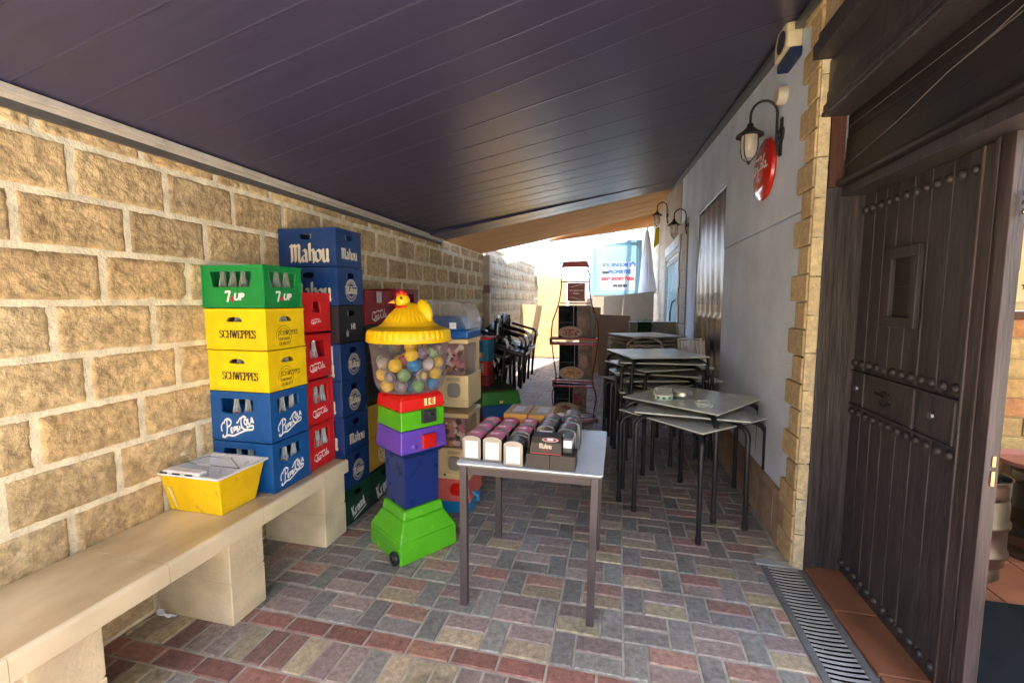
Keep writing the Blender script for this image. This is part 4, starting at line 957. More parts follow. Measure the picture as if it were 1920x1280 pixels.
m = MB(); m.box((-.055 + .04, -.172, .835), (.04 + .045, -.150, .915)); mech = m.build('coin_mechanism', mat('mech_grey', (.05, .05, .055), .4, .5), gm, .004)
m = MB(); m.tube([(.03, -.178, .885), (.05, -.178, .872), (.055, -.178, .893)], .005, 8); m.lathe([(.012, 0), (.012, .012), (.0001, .013)], (.042, -.172, .883), 14, Matrix.Rotation(R(90), 4, 'X')); m.build('turn_handle', CHROME, mech, smooth=True)
m = MB(); m.box((-.02, -.182, .678), (.075, -.162, .765)); m.build('prize_flap', P_RED2, gm, .004)
m = MB(); m.lathe([(.022, 0), (.022, .006), (.015, .008), (.010, .012), (.0001, .013)], (-.075, -.163, .70), 18, Matrix.Rotation(R(90), 4, 'X')); m.build('lock_boss', P_PUR, gm, smooth=True)
fM = surf((-.15, -.1565, .92), (1, 0, 0), (0, 0, 1)); m = MB(); quad(m, fM, .155, .022, .235, .066, .002); pl_ = m.build('price_label', mat('label_yellow', (.75, .62, .25), .6), gm)
text('1', .055, INKB, gm, fM @ Matrix.Translation((.178, .044, .003)), 'price_digit', bold=.0012); text('€', .046, mat('ink_orange', (.6, .06, .01), .5), gm, fM @ Matrix.Translation((.210, .044, .003)), 'price_sign', bold=.0014)
m = MB(); m.lathe([(.0001, 1.020), (.15, 1.020), (.19, 1.03), (.210, 1.055), (.222, 1.10), (.240, 1.27), (.250, 1.345)], n=56); m.build('globe', CLEAR, gm, smooth=True)
m = MB(); m.lathe([(.245, 1.338), (.262, 1.335), (.266, 1.342), (.262, 1.355), (.262, 1.358)], n=64)
m.lathe([(.256, 1.357), (.254, 1.392), (.244, 1.408), (.186, 1.428)], n=288, flute=(42, .025)); m.lathe([(.19, 1.430), (.165, 1.445), (.15, 1.462)], n=64); m.lathe([(.148, 1.458), (.118, 1.50), (.113, 1.505)], n=240, flute=(34, .05)); m.lathe([(.115, 1.503), (.088, 1.53), (.05, 1.565), (.0001, 1.58)], n=240, flute=(28, .05))
lid = m.build('lid', P_YEL2, gm, smooth=True)
# hen on the lid: head with comb, beak and tail lobe
hd = MB(); Q = Matrix.Rotation(R(-56 - 20), 4, 'Z')
def blob(mb, c, r, sc=(1, 1, 1), n=16, M=None):
    pr = [(max(.0001, r * math.sin(math.pi * i / 10)), -r * math.cos(math.pi * i / 10)) for i in range(11)]
    mm = Matrix.Diagonal((*sc, 1)); mm = (M @ mm) if M else mm; mb.lathe(pr, c, n, mm)
def qp(x, y, z): v = Q @ Vector((x, y, 0)); return (v.x, v.y, z)
blob(hd, qp(-.02, -.03, 1.585), .045, (1, 1, 1.05)); hdo = hd.build('hen_head', P_YEL2, lid, smooth=True)
m = MB(); Mt = Matrix.Rotation(R(-28), 4, 'Y'); blob(m, qp(.10, .04, 1.52), .065, (.8, .55, 1.25), M=Q @ Mt); m.build('hen_tail', P_YEL2, lid, smooth=True)
m = MB(); blob(m, qp(-.045, -.04, 1.625), .016); blob(m, qp(-.02, -.035, 1.637), .018); blob(m, qp(.005, -.03, 1.628), .014); m.build('comb', P_RED2, hdo, smooth=True)
m = MB(); m.tube([qp(-.05, -.07, 1.58), qp(-.072, -.10, 1.572)], [.014, .002], 8); m.build('beak', mat('beak', (.7, .3, .05), .5), hdo, smooth=True)
m = MB(); blob(m, qp(-.045, -.069, 1.6), .008); blob(m, qp(.008, -.067, 1.602), .008); m.build('eye', INKB, hdo, smooth=True)
m = MB(); m.tube([qp(-.05, -.06, 1.552), qp(-.01, -.085, 1.545), qp(.045, -.06, 1.552)], .006, 8); m.build('collar', P_RED2, hdo, smooth=True)
# capsules
CC = {'yellow': (.85, .55, .01), 'red': (.55, .03, .02), 'green': (.12, .35, .06), 'blue': (.02, .22, .45), 'white': (.5, .48, .42), 'purple': (.12, .06, .15), 'brown': (.25, .09, .05)}
CM = {k: mat('capsule_' + k, v, .25, var=.3, scale=30, col2=tuple(min(1, c * .8 + .16) for c in v) if k in ('green', 'brown', 'purple', 'red') else None) for k, v in CC.items()}
capM = glassy('capsule_clear', (.6, .58, .58), .16, .05)
CP = {}
rng = random.Random(12); pos = []
for layer, (z, rad, n) in enumerate(((1.068, .155, 9), (1.066, .06, 3), (1.135, .168, 10), (1.14, .06, 3), (1.20, .172, 10), (1.205, .07, 4), (1.265, .175, 9), (1.30, .11, 3))):
    for i in range(n):
        a = 2 * math.pi * (i + .5 * (layer % 3)) / n + rng.uniform(-.1, .1)
        if layer == 6: a = R(-60) + i * .42
        if layer == 6 and i > 5: continue
        pos.append((-1.285 + rad * math.cos(a), 2.565 + rad * math.sin(a), z + rng.uniform(-.008, .008)))
cols = ['yellow', 'red', 'green', 'blue', 'white', 'purple', 'brown', 'yellow', 'white', 'yellow', 'green']
for i, p in enumerate(pos):
    c = cols[(i * 5 + 3) % len(cols)]; rot = (rng.uniform(0, 3), rng.uniform(0, 3), rng.uniform(0, 3))
    lb = c + ' toy capsule lying in the clear globe of the hen topped machine'
    if c in CP: copy_tree(CP[c], p, rot, lb); continue
    t = thing('toy_capsule', lb, 'capsule', p, rot, 'toy capsules in the clear globe'); CP[c] = t; r = .041
    m = MB(); m.lathe([(.0001, -r)] + [(r * math.sin(R(a)), -r * math.cos(R(a))) for a in range(15, 91, 15)] + [(r * 1.03, .0), (r * 1.03, .003)], n=20); m.build('lower_shell', CM[c], t, smooth=True)
    m = MB(); m.lathe([(r * .99, .003)] + [(r * math.sin(R(a)), -r * math.cos(R(a))) for a in range(105, 180, 15)] + [(.0001, r)], n=20); m.build('upper_shell', capM if c in ('white', 'purple', 'green') else CM[c], t, smooth=True)
    m = MB(); blob(m, (0, .004, .006), r * .6, (1, .7, .8)); m.build('toy', CM[{'yellow': 'white', 'red': 'yellow', 'green': 'red', 'blue': 'white', 'white': 'yellow', 'purple': 'white', 'brown': 'white'}[c]], t, smooth=True)

# ---- twin capsule dispenser behind
cd = thing('capsule_dispenser', 'two tier cream capsule dispenser with a blue lid and clear dome behind the gumball machine', 'vending machine', (-1.045, 3.0, 0), R(2))
X0, X1, Y1 = -.36, 0, .34
m = MB(); m.box((X0, 0, .0), (X1, Y1, .095)); m.build('foot', P_TEAL, cd, .012)
m = MB(); m.hexa([(X0, -.01, .096), (X1 + .01, -.01, .096), (X1 + .01, Y1, .096), (X0, Y1, .096), (X0, .01, .262), (X1 - .01, .01, .262), (X1 - .01, Y1, .262), (X0, Y1, .262)]); m.build('plinth', mat('plinth_red', (.60, .12, .09), .35), cd, .01)
m = MB(); m.lathe([(.062, 0), (.060, .004), (.0001, .005)], (-.085, -.004, .18), 28, Matrix.Rotation(R(96), 4, 'X')); m.build('red_disc', P_RED2, cd)
PB_ = mat('toy_card', (.35, .2, .17), .7, var=.35, scale=14)
def tier(z0, front=0):
    m = MB()
    m.box((X0, 0, z0), (X1, Y1, z0 + .235)); m.box((X0 - .004, -.012, z0 + .02), (X1 + .004, -.0, z0 + .055)); u = m.build('housing', P_CREAM, cd, .014, seg=3)
    m = MB(); Mf = surf((X0, -.013, z0), (1, 0, 0), (0, 0, 1)); ringmesh(m, Mf, .255, .130, .046, .054, .001, 32, ry=1.1); m.build('hatch_ring', mat('cream_shade', (.50, .38, .18), .4), u)
    m = MB(); m.prism(oval(.255, .130, .092, .104, 24), Mf @ Matrix.Translation((0, 0, .0)), .0125); m.build('hatch', mat('hatch_grey', (.22, .19, .16), .3), u)
    m = MB(); quad(m, Mf, .20, .196, .30, .222, .002); quad(m, Mf, .215, .200, .285, .216, .004); m.build('coin_slot', mat('slot_cream', (.42, .32, .18), .4), u)
    m = MB(); m.lathe([(.009, 0), (.0001, .006)], (X0 + .175, -.013, z0 + .038), 12, Matrix.Rotation(R(90), 4, 'X')); m.build('lock', IRON, u)
    m = MB(); m.box((X0 + .02, .03, z0 + .24), (X1 - .035, .04, z0 + .46)); c = m.build('toy_card', PB_, cd)
    Mc = surf((X0, .029, z0 + .24), (1, 0, 0), (0, 0, 1)); rg = random.Random(int(z0 * 100))
    for cn, k in (('cream', 16), ('pinkish', 14), ('orange', 10), ('brownish', 14)):
        m = MB()
        for q in range(k): disc(m, Mc, rg.uniform(.15, .305), rg.uniform(.02, .2), rg.uniform(.008, .024), .001 + .0004 * q, 12)
        m.build('print_spots', mat('spot_' + cn, {'cream': (.8, .72, .55), 'pinkish': (.65, .22, .25), 'orange': (.75, .32, .06), 'brownish': (.12, .06, .04)}[cn], .6), c)
    m = MB(); prof = [(X0, 0), (X1 - .03, 0), (X1 - .005, .03), (X1, .08), (X1 - .0, .2), (X0, .2)]
    m.prism([(a, b + .01) for a, b in prof], Matrix.Translation((0, 0, z0 + .237)), .225); m.build('window', CLEAR, cd, .004)
    m = MB(); m.box((X0 + .01, .22, z0 + .237), (X1 - .01, Y1, z0 + .465)); m.build('back_box', P_CREAM, cd, .006)
    m = MB(); m.box((X0, -.004, z0 + .466), (X1, Y1, z0 + .50)); m.build('top_band', P_CREAM, cd, .008)
tier(.264); tier(.81)
m = MB(); m.box((X0, -.006, 1.312), (X1 + .004, Y1, 1.375)); m.hexa([(X0, 0, 1.375), (X1 - .01, 0, 1.375), (X1 - .01, Y1, 1.375), (X0, Y1, 1.375), (X0, .1, 1.47), (X1 - .10, .1, 1.47), (X1 - .10, Y1 - .05, 1.47), (X0, Y1 - .05, 1.47)]); m.build('blue_lid', P_BL2, cd, .016, seg=3)
m = MB(); n = 10; prof = [(X0, 1.38)] + [(X1 - .10 + .10 * math.sin(R(90 * (1 - i / n))), 1.42 + .16 * math.sin(R(90 * i / n)) ) for i in range(n + 1)] + [(X0, 1.58)]
prof = [(X0, 1.378), (X1, 1.378)] + prof[1:]
m.prism([(a, b) for a, b in prof], Matrix(((1, 0, 0, 0), (0, 0, -1, Y1), (0, 1, 0, 0), (0, 0, 0, 1))), Y1 - .02); m.build('dome', glassy('dome_plastic', (.72, .72, .72), .18), cd, smooth=True)
m = MB(); m.box((-.135, -.008, 1.385), (-.085, -.004, 1.43)); m.build('price_tag', WHITE, cd)
m = MB(); m.tube([(X1 + .01, .05, .16), (X1 + .05, .05, .14), (X1 + .05, .05, .10)], .016); m.build('carry_lug', P_TEAL, cd, smooth=True)

# ---- red and blue coin machine with green lidded box
vm = thing('coin_toy_machine', 'small red and blue coin toy machine with a glass front behind the green lidded box', 'vending machine', (-1.73, 5.0, .0), 0)
m = MB(); m.box((0, 0, 0), (.235, .3, .695)); m.build('body', P_DRED, vm, .008)
m = MB(); m.box((.0, -.0, .70), (.22, .28, .865)); u = m.build('coin_box', P_RED, vm, .006)
m = MB(); m.box((.055, -.006, .73), (.185, -.0005, .845)); m.tube([(.08, -.012, .79), (.165, -.012, .79)], .009); m.build('coin_mechanism', mat('mech_steel', (.2, .2, .2), .4, .6), u, .002)
m = MB(); Mv = surf((-.005, 0, .87), (1, 0, 0), (0, 0, 1)); m.holed(.245, .255, [(.065, .04), (.18, .04), (.18, .215), (.065, .215)], Mv @ Matrix.Translation((0, 0, -.01)), .012); m.box((-.005, .012, .87), (.005, .27, 1.125)); m.box((.23, .012, .87), (.24, .27, 1.125)); m.box((.005, .2, .87), (.23, .27, 1.125)); m.build('cabinet', P_TEAL, vm, .003)
m = MB(); m.box((-.02, -.02, 1.126), (.265, .29, 1.158)); m.build('roof', P_RED, vm, .008)
m = MB(); m.box((.05, .02, .885), (.2, .15, .96)); m.build('contents', mat('toy_orange', (.55, .2, .08), .6, var=.5, scale=30), vm, .01)
text('1€', .07, INKC, vm, Mv @ Matrix.Translation((.125, .075, .0035)), 'price_lettering', bold=.002)
gb = thing('green_lidded_box', 'blue and red box with a sloping dark green lid, beside the stacked chairs', 'box', (-1.46, 4.70, 0), R(33))
m = MB(); m.box((0, 0, .0), (.42, .62, .26)); m.build('red_body', P_DRED, gb, .01)
m = MB(); m.box((-.006, -.006, .262), (.426, .626, .40)); m.build('blue_body', P_BL2, gb, .01)
m = MB(); m.hexa([(-.03, -.03, .405), (.45, -.03, .405), (.45, .70, .405), (-.03, .70, .405), (-.01, -.005, .555), (.425, -.005, .555), (.425, .68, .58), (-.01, .68, .58)]); m.build('lid', mat('lid_green', (.015, .20, .015), .35, dirt=.5, var=.1), gb, .014, seg=3)
m = MB(); m.hexa([(.02, .03, .557), (.40, .03, .557), (.40, .64, .578), (.02, .64, .578), (.02, .03, .5595), (.40, .03, .5595), (.40, .64, .5805), (.02, .64, .5805)]); m.build('lid_panel', mat('grime_panel', (.035, .07, .045), .5, var=.6, scale=5, dirt=.6), gb)
m = MB(); m.box((.18, -.05, .43), (.22, -.03, .46)); m.build('catch', P_CREAM, gb, .003)
m = MB(); m.tube([(.43, -.02, .385), (.43, -.02, .32)], .045, 18); m.build('blue_lug', P_BL2, gb, smooth=True)

# ================================================================ NEAR TABLE AND WHAT STANDS ON IT
nt2 = thing('square_table', 'near white topped square table with straight brown legs, holding the napkin dispensers', 'table', (-.4305, 2.478, 0))
def rrect(w, h, r, n=5):
    out = []
    for (cx, cy, a0) in ((w / 2 - r, h / 2 - r, 0), (-w / 2 + r, h / 2 - r, 90), (-w / 2 + r, -h / 2 + r, 180), (w / 2 - r, -h / 2 + r, 270)):
        for i in range(n + 1): a = R(a0 + 90 * i / n); out.append((cx + r * math.cos(a), cy + r * math.sin(a)))
    return out
m = MB(); m.prism(rrect(.752, .756, .02), Matrix.Translation((0, 0, .741)), .008); top = m.build('tabletop', TOPWHITE, nt2, .0015)
m = MB(); m.prism(rrect(.748, .752, .02), Matrix.Translation((0, 0, .732)), .0088); m.build('edge_band', mat('edge_grey', (.13, .12, .11), .5), top)
Mt2 = Matrix.Translation((.30, -.345, .7495)); text('LM', .018, INKGR, nt2, Mt2, 'printed_mark'); text('INTERNATIONAL', .014, INKGR, nt2, Matrix.Translation((.28, .35, .7495)), 'printed_mark')
for sx in (-1, 1):
    for sy in (-1, 1):
        m = MB(); x, y = sx * .338, sy * (.352 if sy < 0 else .34); e = .019; x2, y2 = sx * .325, (-.400 if sy < 0 else .285)
        m.hexa([(x2 - e, y2 - e, .0), (x2 + e, y2 - e, .0), (x2 + e, y2 + e, .0), (x2 - e, y2 + e, .0), (x - e, y - e, .73), (x + e, y - e, .73), (x + e, y + e, .73), (x - e, y + e, .73)])
        m.build('leg', DARKLEG, nt2, .003)
m = MB()
for s in (-1, 1): m.box((-.32, s * .34 - .016, .685), (.32, s * .34 + .016, .7315)); m.box((s * .338 - .015, -.322, .686), (s * .338 + .015, .322, .731))
m.build('apron', DARKLEG, nt2, .002)
PINK = mat('pink_label', (.60, .12, .22), .4, var=.1, scale=20); DBLK = mat('dispenser_black', (.02, .02, .022), .3, var=.3)
DP = {}
def dispenser(kind, label, x, y, z=.7505, h=.132, W=.099, D=.126):
    k = (kind, h)
    if k in DP: return copy_tree(DP[k], (x, y, z), label=label)
    d = thing('napkin_dispenser', label, 'napkin dispenser', (x, y, z), 0, 'napkin dispensers on the near table'); DP[k] = d
    def archp(w, hh, rise, n=8):
        return [(-w / 2, 0), (w / 2, 0), (w / 2, hh - rise)] + [(w / 2 * math.cos(R(180 * i / n)), hh - rise + rise * math.sin(R(180 * i / n))) for i in range(1, n)] + [(-w / 2, hh - rise)]
    Mx = Matrix(((1, 0, 0, 0), (0, 0, -1, D), (0, 1, 0, 0), (0, 0, 0, 1)))
    m = MB(); m.prism(archp(W, h, .022), Mx @ Matrix.Translation((0, 0, .008)), D - .016); m.build('body', DBLK, d, .002)
    for yy, nm in ((0, 'front_frame'), (D - .008, 'back_frame')):
        m = MB(); Mf = surf((0, yy + (.008 if yy == 0 else 0.008), 0), (1, 0, 0), (0, 0, 1)); m.prism(archp(W + .003, h + .003, .024), Mf, .008); m.build(nm, mat('dispenser_steel', (.22, .21, .20), .35, .8, var=.15), d, .0025)
    m = MB(); Mf = surf((0, -.0004, 0), (1, 0, 0), (0, 0, 1)); nx, nz = 14, 18; vs = []; fs = []
    for j in range(nz + 1):
        for i in range(nx + 1): vs.append(Mf @ Vector(((i / nx - .5) * (W - .026), .014 + (h - .040) * j / nz, .0015 + .003 * abs(noise.noise(Vector((i * .35 + x * 50, j * .3, y * 9)))) if 0 < i < nx and 0 < j < nz else .0002)))
    for j in range(nz):
        for i in range(nx): c = j * (nx + 1) + i; fs.append((c, c + 1, c + nx + 2, c + nx + 1))
    m.add(vs, fs); m.build('napkins', PAPER, d, smooth=True)
    if kind != 'plain':
        rise = .024; m = MB(); n = 10; vs = []; 
        for yy in (.012, D - .009):
            for i in range(n + 1): a = R(14 + 152 * i / n); vs.append(((W / 2 + .0005) * math.cos(a), yy, h - .022 + (.0245) * math.sin(a) ** .9))
        m.add(vs, [(i, i + 1, n + 2 + i, n + 1 + i) for i in range(n)]); l_ = m.build('label_panel', PINK if kind == 'pink' else mat('label_charcoal', (.05, .045, .045), .35), d, smooth=True)
        c1, c2 = (INKW, INKW) if kind == 'pink' else (INKC, INKR)
        text('NAPKINS' if False else 'MAHOU', .013, c1 if kind == 'pink' else c2, d, Matrix.Translation((0, .062, h + .0042)), 'printed_word', bold=.0003)
        m = MB(); quad(m, Matrix.Translation((0, 0, h + .0035)), -.02, .045, .02, .050, .0); m.build('printed_line', c1, l_)
    return d
for c, cx in enumerate((-.735, -.622)):
    for r_, yy in enumerate((2.150, 2.287, 2.424)):
        dispenser('pink', 'pink topped napkin dispenser, %s column, %s' % (('left', 'second')[c], ('front row', 'middle row', 'back row')[r_]), cx + .004 * r_, yy)
dispenser('plain', 'black topped steel napkin dispenser at the front, third from the left', -.503, 2.118, h=.128)
dispenser('pink', 'magenta topped napkin dispenser just behind the front black topped one', -.497, 2.262, h=.138); dispenser('pink', 'magenta topped napkin dispenser at the back of the third column', -.492, 2.40, h=.142)
bxs = [(-.436, -.317), (-.315, -.190)]
for i, (a, b) in enumerate(bxs):
    t = thing('cardboard_tray', ('left' if i == 0 else 'right') + ' of two plain dark brown tray boxes under the branded holder', 'box', ((a + b) / 2, 2.18, .7505)); m = MB(); w_ = (b - a) / 2
    m.box((-w_, -.065, 0), (w_, .07, .074)); m.build('carton', mat('dark_card', (.045, .036, .028), .6, var=.12), t, .002)
hb = thing('coaster_box', 'dark brown box with cream blackletter lettering and a red oval label', 'box', (-.330, 2.18, .8250))
DC = mat('dark_card', (.045, .036, .028)); m = MB()
m.hexa([(-.088, -.062, 0), (.072, -.062, 0), (.072, .06, 0), (-.088, .06, 0), (-.082, -.062, .060), (.068, -.062, .060), (.068, .05, .060), (-.082, .05, .060)])
m.hexa([(-.082, -.062, .0605), (.068, -.062, .0605), (.068, .05, .0605), (-.082, .05, .0605), (-.078, -.035, .082), (.064, -.035, .082), (.064, .05, .082), (-.078, .05, .082)]); m.build('carton', DC, hb, .002)
Mh = surf((-.088, -.0625, 0), (1, 0, 0), (0, 0, 1)); m = MB(); s, L = st_blackletter(); sc = .062 / L; nib(m, s, Mh, sc, .085, .03, 38, (.049, .033)); m.build('logo', INKC, hb)
m = MB(); quad(m, Mh, .004, .004, .157, .0065); m.build('red_line', INKR, hb); text('SABOR REAL', .0075, INKR, hb, Mh @ Matrix.Translation((.08, .024, .001)), 'small_print')
Mo = surf((-.078, -.062, .0612), (1, 0, 0), (0, .027, .0215)); m = MB(); disc(m, Mo, .092, .017, .041, .0008, 28, .013); oo = m.build('label_oval', INKC, hb); m = MB(); disc(m, Mo, .092, .017, .034, .0014, 28, .0105); m.build('label_red', mat('label_crimson', (.45, .04, .09), .5), oo); m = MB(); quad(m, Mo, .077, .011, .107, .024, .002); m.build('label_white', INKW, oo)
np_ = thing('napkin_block', 'block of white napkins in a grey holder beside the branded box', 'napkins', (-.232, 2.2, .8250)); m = MB(); m.box((-.022, -.045, .028), (.020, .05, .068)); m.build('napkins', PAPER, np_, .002); m = MB(); m.box((-.023, -.047, 0), (.023, .052, .0275)); m.box((-.023, -.047, .0685), (.023, .052, .082)); m.build('holder', DBLK, np_, .003)
for i, (x, y, h_) in enumerate(((-.375, 2.36, .150), (-.255, 2.30, .155), (-.372, 2.50, .152), (-.245, 2.44, .156), (-.262, 2.60, .158))):
    dispenser('black', ('charcoal topped napkin dispenser behind the branded box, left', 'charcoal topped napkin dispenser right behind the branded box, right side', 'charcoal topped napkin dispenser in the middle of the back group, left', 'tall charcoal topped napkin dispenser on the right edge of the group', 'rearmost charcoal topped napkin dispenser')[i], x, y, h=h_)
WB = mat('honey_wood', (.62, .29, .06), .45, var=.25, scale=6, stretch=(1, 8, 1)); WBT = mat('honey_wood_top', (.36, .19, .055), .5, var=.2, scale=6, stretch=(8, 1, 1))
for i, x in enumerate((-.598, -.445)):
    t = thing('wooden_box', ('left' if i == 0 else 'right') + ' of two small honey coloured wooden boxes at the back of the near table', 'box', (x, 2.70, .7505)); m = MB()
    m.box((-.07, -.12, 0), (.07, .12, .118)); m.build('case', WB, t, .002); m = MB(); m.box((-.073, -.123, .1185), (.073, .123, .148)); l_ = m.build('lid', WB, t, .003)
    m = MB(); m.box((-.072, -.122, .1485), (.072, .122, .1515)); m.build('lid_top', WBT, l_); m = MB(); m.box((-.032, -.06, .152), (.036, .075, .1535)); m.build('white_card', PAPER, l_)

# ================================================================ STACKED TUBE LEG TABLES
TP = {}
def tube_table(label, x, y, ztop, deg, kind='dark', grp='tables stacked along the right wall'):
    if kind in TP: return copy_tree(TP[kind], (x, y, ztop - .745), R(deg), label)
    t = thing('bistro_table', label, 'table', (x, y, ztop - .745), R(deg), grp); TP[kind] = t
    a, c = {'dark': (TOPGREY, BLACKT), 'cream': (mat('laminate_cream', (.46, .42, .36), .3, var=.08), mat('cream_tube', (.38, .34, .29), .4, var=.1))}[kind]
    m = MB(); m.prism(rrect(.75, .75, .008, 2), Matrix.Translation((0, 0, .737)), .008); tp = m.build('tabletop', a, t, .001)
    m = MB(); m.prism(rrect(.752, .752, .008, 2), Matrix.Translation((0, 0, .731)), .0058); m.build('edge_band', DARKEDGE if kind == 'dark' else c, tp)
    for sx in (-1, 1):
        for sy in (-1, 1):
            P = [(sx * .16, sy * .16, .705)]
            for k in range(0, 8): an = R(90 * k / 7); P.append((sx * (.285 + .075 * math.sin(an)), sy * (.285 + .075 * math.sin(an)), .627 + .078 * math.cos(an)))
            P += [(sx * .362, sy * .362, .3), (sx * .364, sy * .364, .04)]
            m = MB(); m.tube(P, .0168, 12); l_ = m.build('leg', c, t, smooth=True)
            m = MB(); m.tube([(sx * .364, sy * .364, .0), (sx * .364, sy * .364, .045)], .021, 12); m.build('rubber_foot', BLACKP, l_, smooth=True)
    m = MB(); 
    for s in (-1, 1): m.tube([(-.2, s * .2, .715), (.2, s * .2, .715)], .012, 8); m.tube([(s * .2, -.2, .714), (s * .2, .2, .714)], .011, 8)
    m.build('brace', c, t)
    return t
tube_table('uppermost table of the front stack, holding three ashtrays', .567, 3.610, .842, -35.7)
tube_table('middle table of the front stack, turned almost square to the alley', .549, 3.563, .793, -8)
tube_table('lowest table of the front stack, turned corner on to the viewer', .548, 3.49, .745, 44)
ords = ('uppermost', 'second from top', 'third from top', 'fourth from top', 'fifth from top', 'sixth from top', 'lowest')
for i, (z, d, ox, oy) in enumerate(((1.072, 18.6, 0, 0), (1.018, 2, .03, .0), (.963, 30, .02, -.02), (.909, -8, .04, .02), (.855, 14, .0, 0), (.800, 38, .03, .02), (.745, 6, .0, -.02))):
    tube_table(ords[i] + ' of the grey topped tables in the middle stack', .357 + ox, 4.585 + oy, z, d)
for i in range(5):
    tube_table(('uppermost', 'second from top', 'third from top', 'fourth from top', 'lowest')[i] + ' of the cream tables in the farthest stack', .362 + .01 * (i % 2), 6.25, 1.13 - .048 * i, 28 + (0, 2, -3, 1, -1)[i], 'cream')
# ashtrays
def ashtray(label, loc, kind):
    t = thing('ashtray', label, 'ashtray', loc)
    if kind == 'glass':
        m = MB(); m.lathe([(.0001, .001), (.045, .001), (.052, .01), (.054, .034), (.050, .038), (.046, .034), (.043, .012), (.0001, .009)], n=28, flute=(12, .03)); m.build('bowl', GLASS, t, smooth=True)
    elif kind == 'stack':
        m = MB(); m.lathe([(.0001, .001), (.060, .001), (.062, .004), (.062, .032), (.058, .034), (.0001, .034)], n=36); m.build('bowl', mat('ash_white', (.7, .74, .7), .35), t, smooth=True)
        m = MB()
        for i in range(22):
            if i % 2: continue
            a0, a1 = 2 * math.pi * i / 22, 2 * math.pi * (i + 1) / 22; m.add([(.0628 * math.cos(a), .0628 * math.sin(a), z) for a in (a0, a1) for z in (.009, .026)], [(0, 2, 3, 1)])
        m.build('green_band', INKG, t)
        m = MB()
        for j in range(3): m.lathe([(.054 - .004 * j, .035 + .014 * j), (.056 - .004 * j, .046 + .014 * j), (.05 - .004 * j, .048 + .014 * j)], n=24, flute=(8, .08))
        m.build('glass_stack', GLASS, t, smooth=True)
    else:
        m = MB(); m.lathe([(.0001, .001), (.046, .001), (.056, .012), (.060, .026), (.055, .044), (.047, .047), (.046, .043), (.05, .03), (.0001, .01)], n=32); m.build('bowl', STEEL, t, smooth=True)
        m = MB(); m.lathe([(.047, .048), (.050, .052), (.03, .056), (.0001, .05)], n=20, flute=(5, .12)); m.build('paper_tissue', PAPER, t, smooth=True)
ZT = .8425
ashtray('tall stack of cut glass ashtrays on a round tray with a green patterned band', (.345, 3.50, ZT), 'stack')
ashtray('round steel ashtray with a crumpled tissue in it', (.49, 3.55, ZT), 'steel')
ashtray('single empty clear glass ashtray near the front edge of the table', (.607, 3.30, ZT), 'glass')
for o in list(COL.objects):
    if o.name.startswith('ashtray'): o.scale = (1.22, 1.22, 1.15)
    if o.name.startswith('ashtray') and o['label'].startswith('single'): o.scale = (1.2, 1.2, .95)

# ================================================================ STACKED BLACK CHAIRS
CHB = mat('chair_black', (.012, .012, .014), .3, .2, var=.3); ALU = mat('polished_alu', (.82, .82, .84), .3, .1, var=.05)
ch = thing('bistro_chair', 'black chair at the bottom of the leaning stack against the block wall', 'chair', (-1.98, 6.0, 0), 0, 'black chairs leaning in a stack by the wall')
def armpath(s):
    P = [(.25, s * .27, 0), (.215, s * .27, .25), (.19, s * .27, .45), (.185, s * .275, .60)]
    P += [(.17, s * .275, .645), (.13, s * .275, .665), (.0, s * .27, .672), (-.12, s * .26, .68), (-.2, s * .235, .69)]
    return P
for s in (-1, 1):
    m = MB(); m.tube(armpath(s), .019, 10); m.build('front_leg', CHB, ch, smooth=True)
    m = MB(); m.tube([(-.25, s * .22, 0), (-.20, s * .21, .44), (-.235, s * .21, .68), (-.26, s * .205, .80)], .017, 10); m.build('rear_leg', CHB, ch, smooth=True)
m = MB(); m.box((-.2, -.225, .40), (.2, .225, .45)); m.build('seat', CHB, ch, .012)
m = MB(); m.tube([(.205, -.22, .438), (.225, -.1, .438), (.23, 0, .438), (.225, .1, .438), (.205, .22, .438)], .016, 10); m.build('seat_rim', ALU, ch, smooth=True)
for s in (-1, 1):
    m = MB(); m.tube([(.10, s * .278, .672), (.165, s * .279, .655), (.200, s * .278, .60), (.195, s * .276, .55)], [.010, .021, .021, .008], 10); m.build('arm_cap', ALU, ch, smooth=True)
m = MB()
vs = []; fs = []; n = 12
for i in range(n + 1):
    a = (i / n - .5) * 1.5; y_ = .235 * math.sin(a) / math.sin(.75); x_ = -.30 + .075 * (1 - math.cos(a)) * 3.2 * .6
    top = .83 - .05 * abs(i / n - .5) ** 2 * 8
    for zz in (.50, top): vs.append((x_ - (zz - .66) * .15 + .03, y_, zz))
for i in range(n): fs.append((2 * i, 2 * i + 1, 2 * i + 3, 2 * i + 2))
m.add(vs, fs); o = m.build('backrest', CHB, ch, smooth=True); s_ = o.modifiers.new('s', 'SOLIDIFY'); s_.thickness = .018
w_o = ('second', 'third', 'fourth', 'fifth', 'sixth', 'seventh', 'eighth')
backs = [o]
for i in range(1, 9):
    lb = (w_o[i - 1] + ' black chair up in the leaning stack against the block wall') if i < 8 else 'topmost black chair of the leaning stack, with bare metal showing on its arm'
    c = copy_tree(ch, (-1.98 + .062 * i, 6.0 + .02 * i, .068 * i), (0, R(1.5 * i), R(-4 + 2 * (i % 3))), lb)
# two chairs with polished aluminium backs wedged behind the stack
for i, (x, y, z) in enumerate(((-1.72, 5.60, .50), (-1.49, 5.75, .52))):
    c = copy_tree(ch, (x, y, z), (0, R(14), R(8)), ('nearer' if i == 0 else 'farther') + ' of two chairs with polished metal backs lying across the top of the stack')
    for k in list(c.children):
        if k.name.startswith('backrest'): k.data = k.data.copy(); k.data.materials.clear(); k.data.materials.append(ALU)
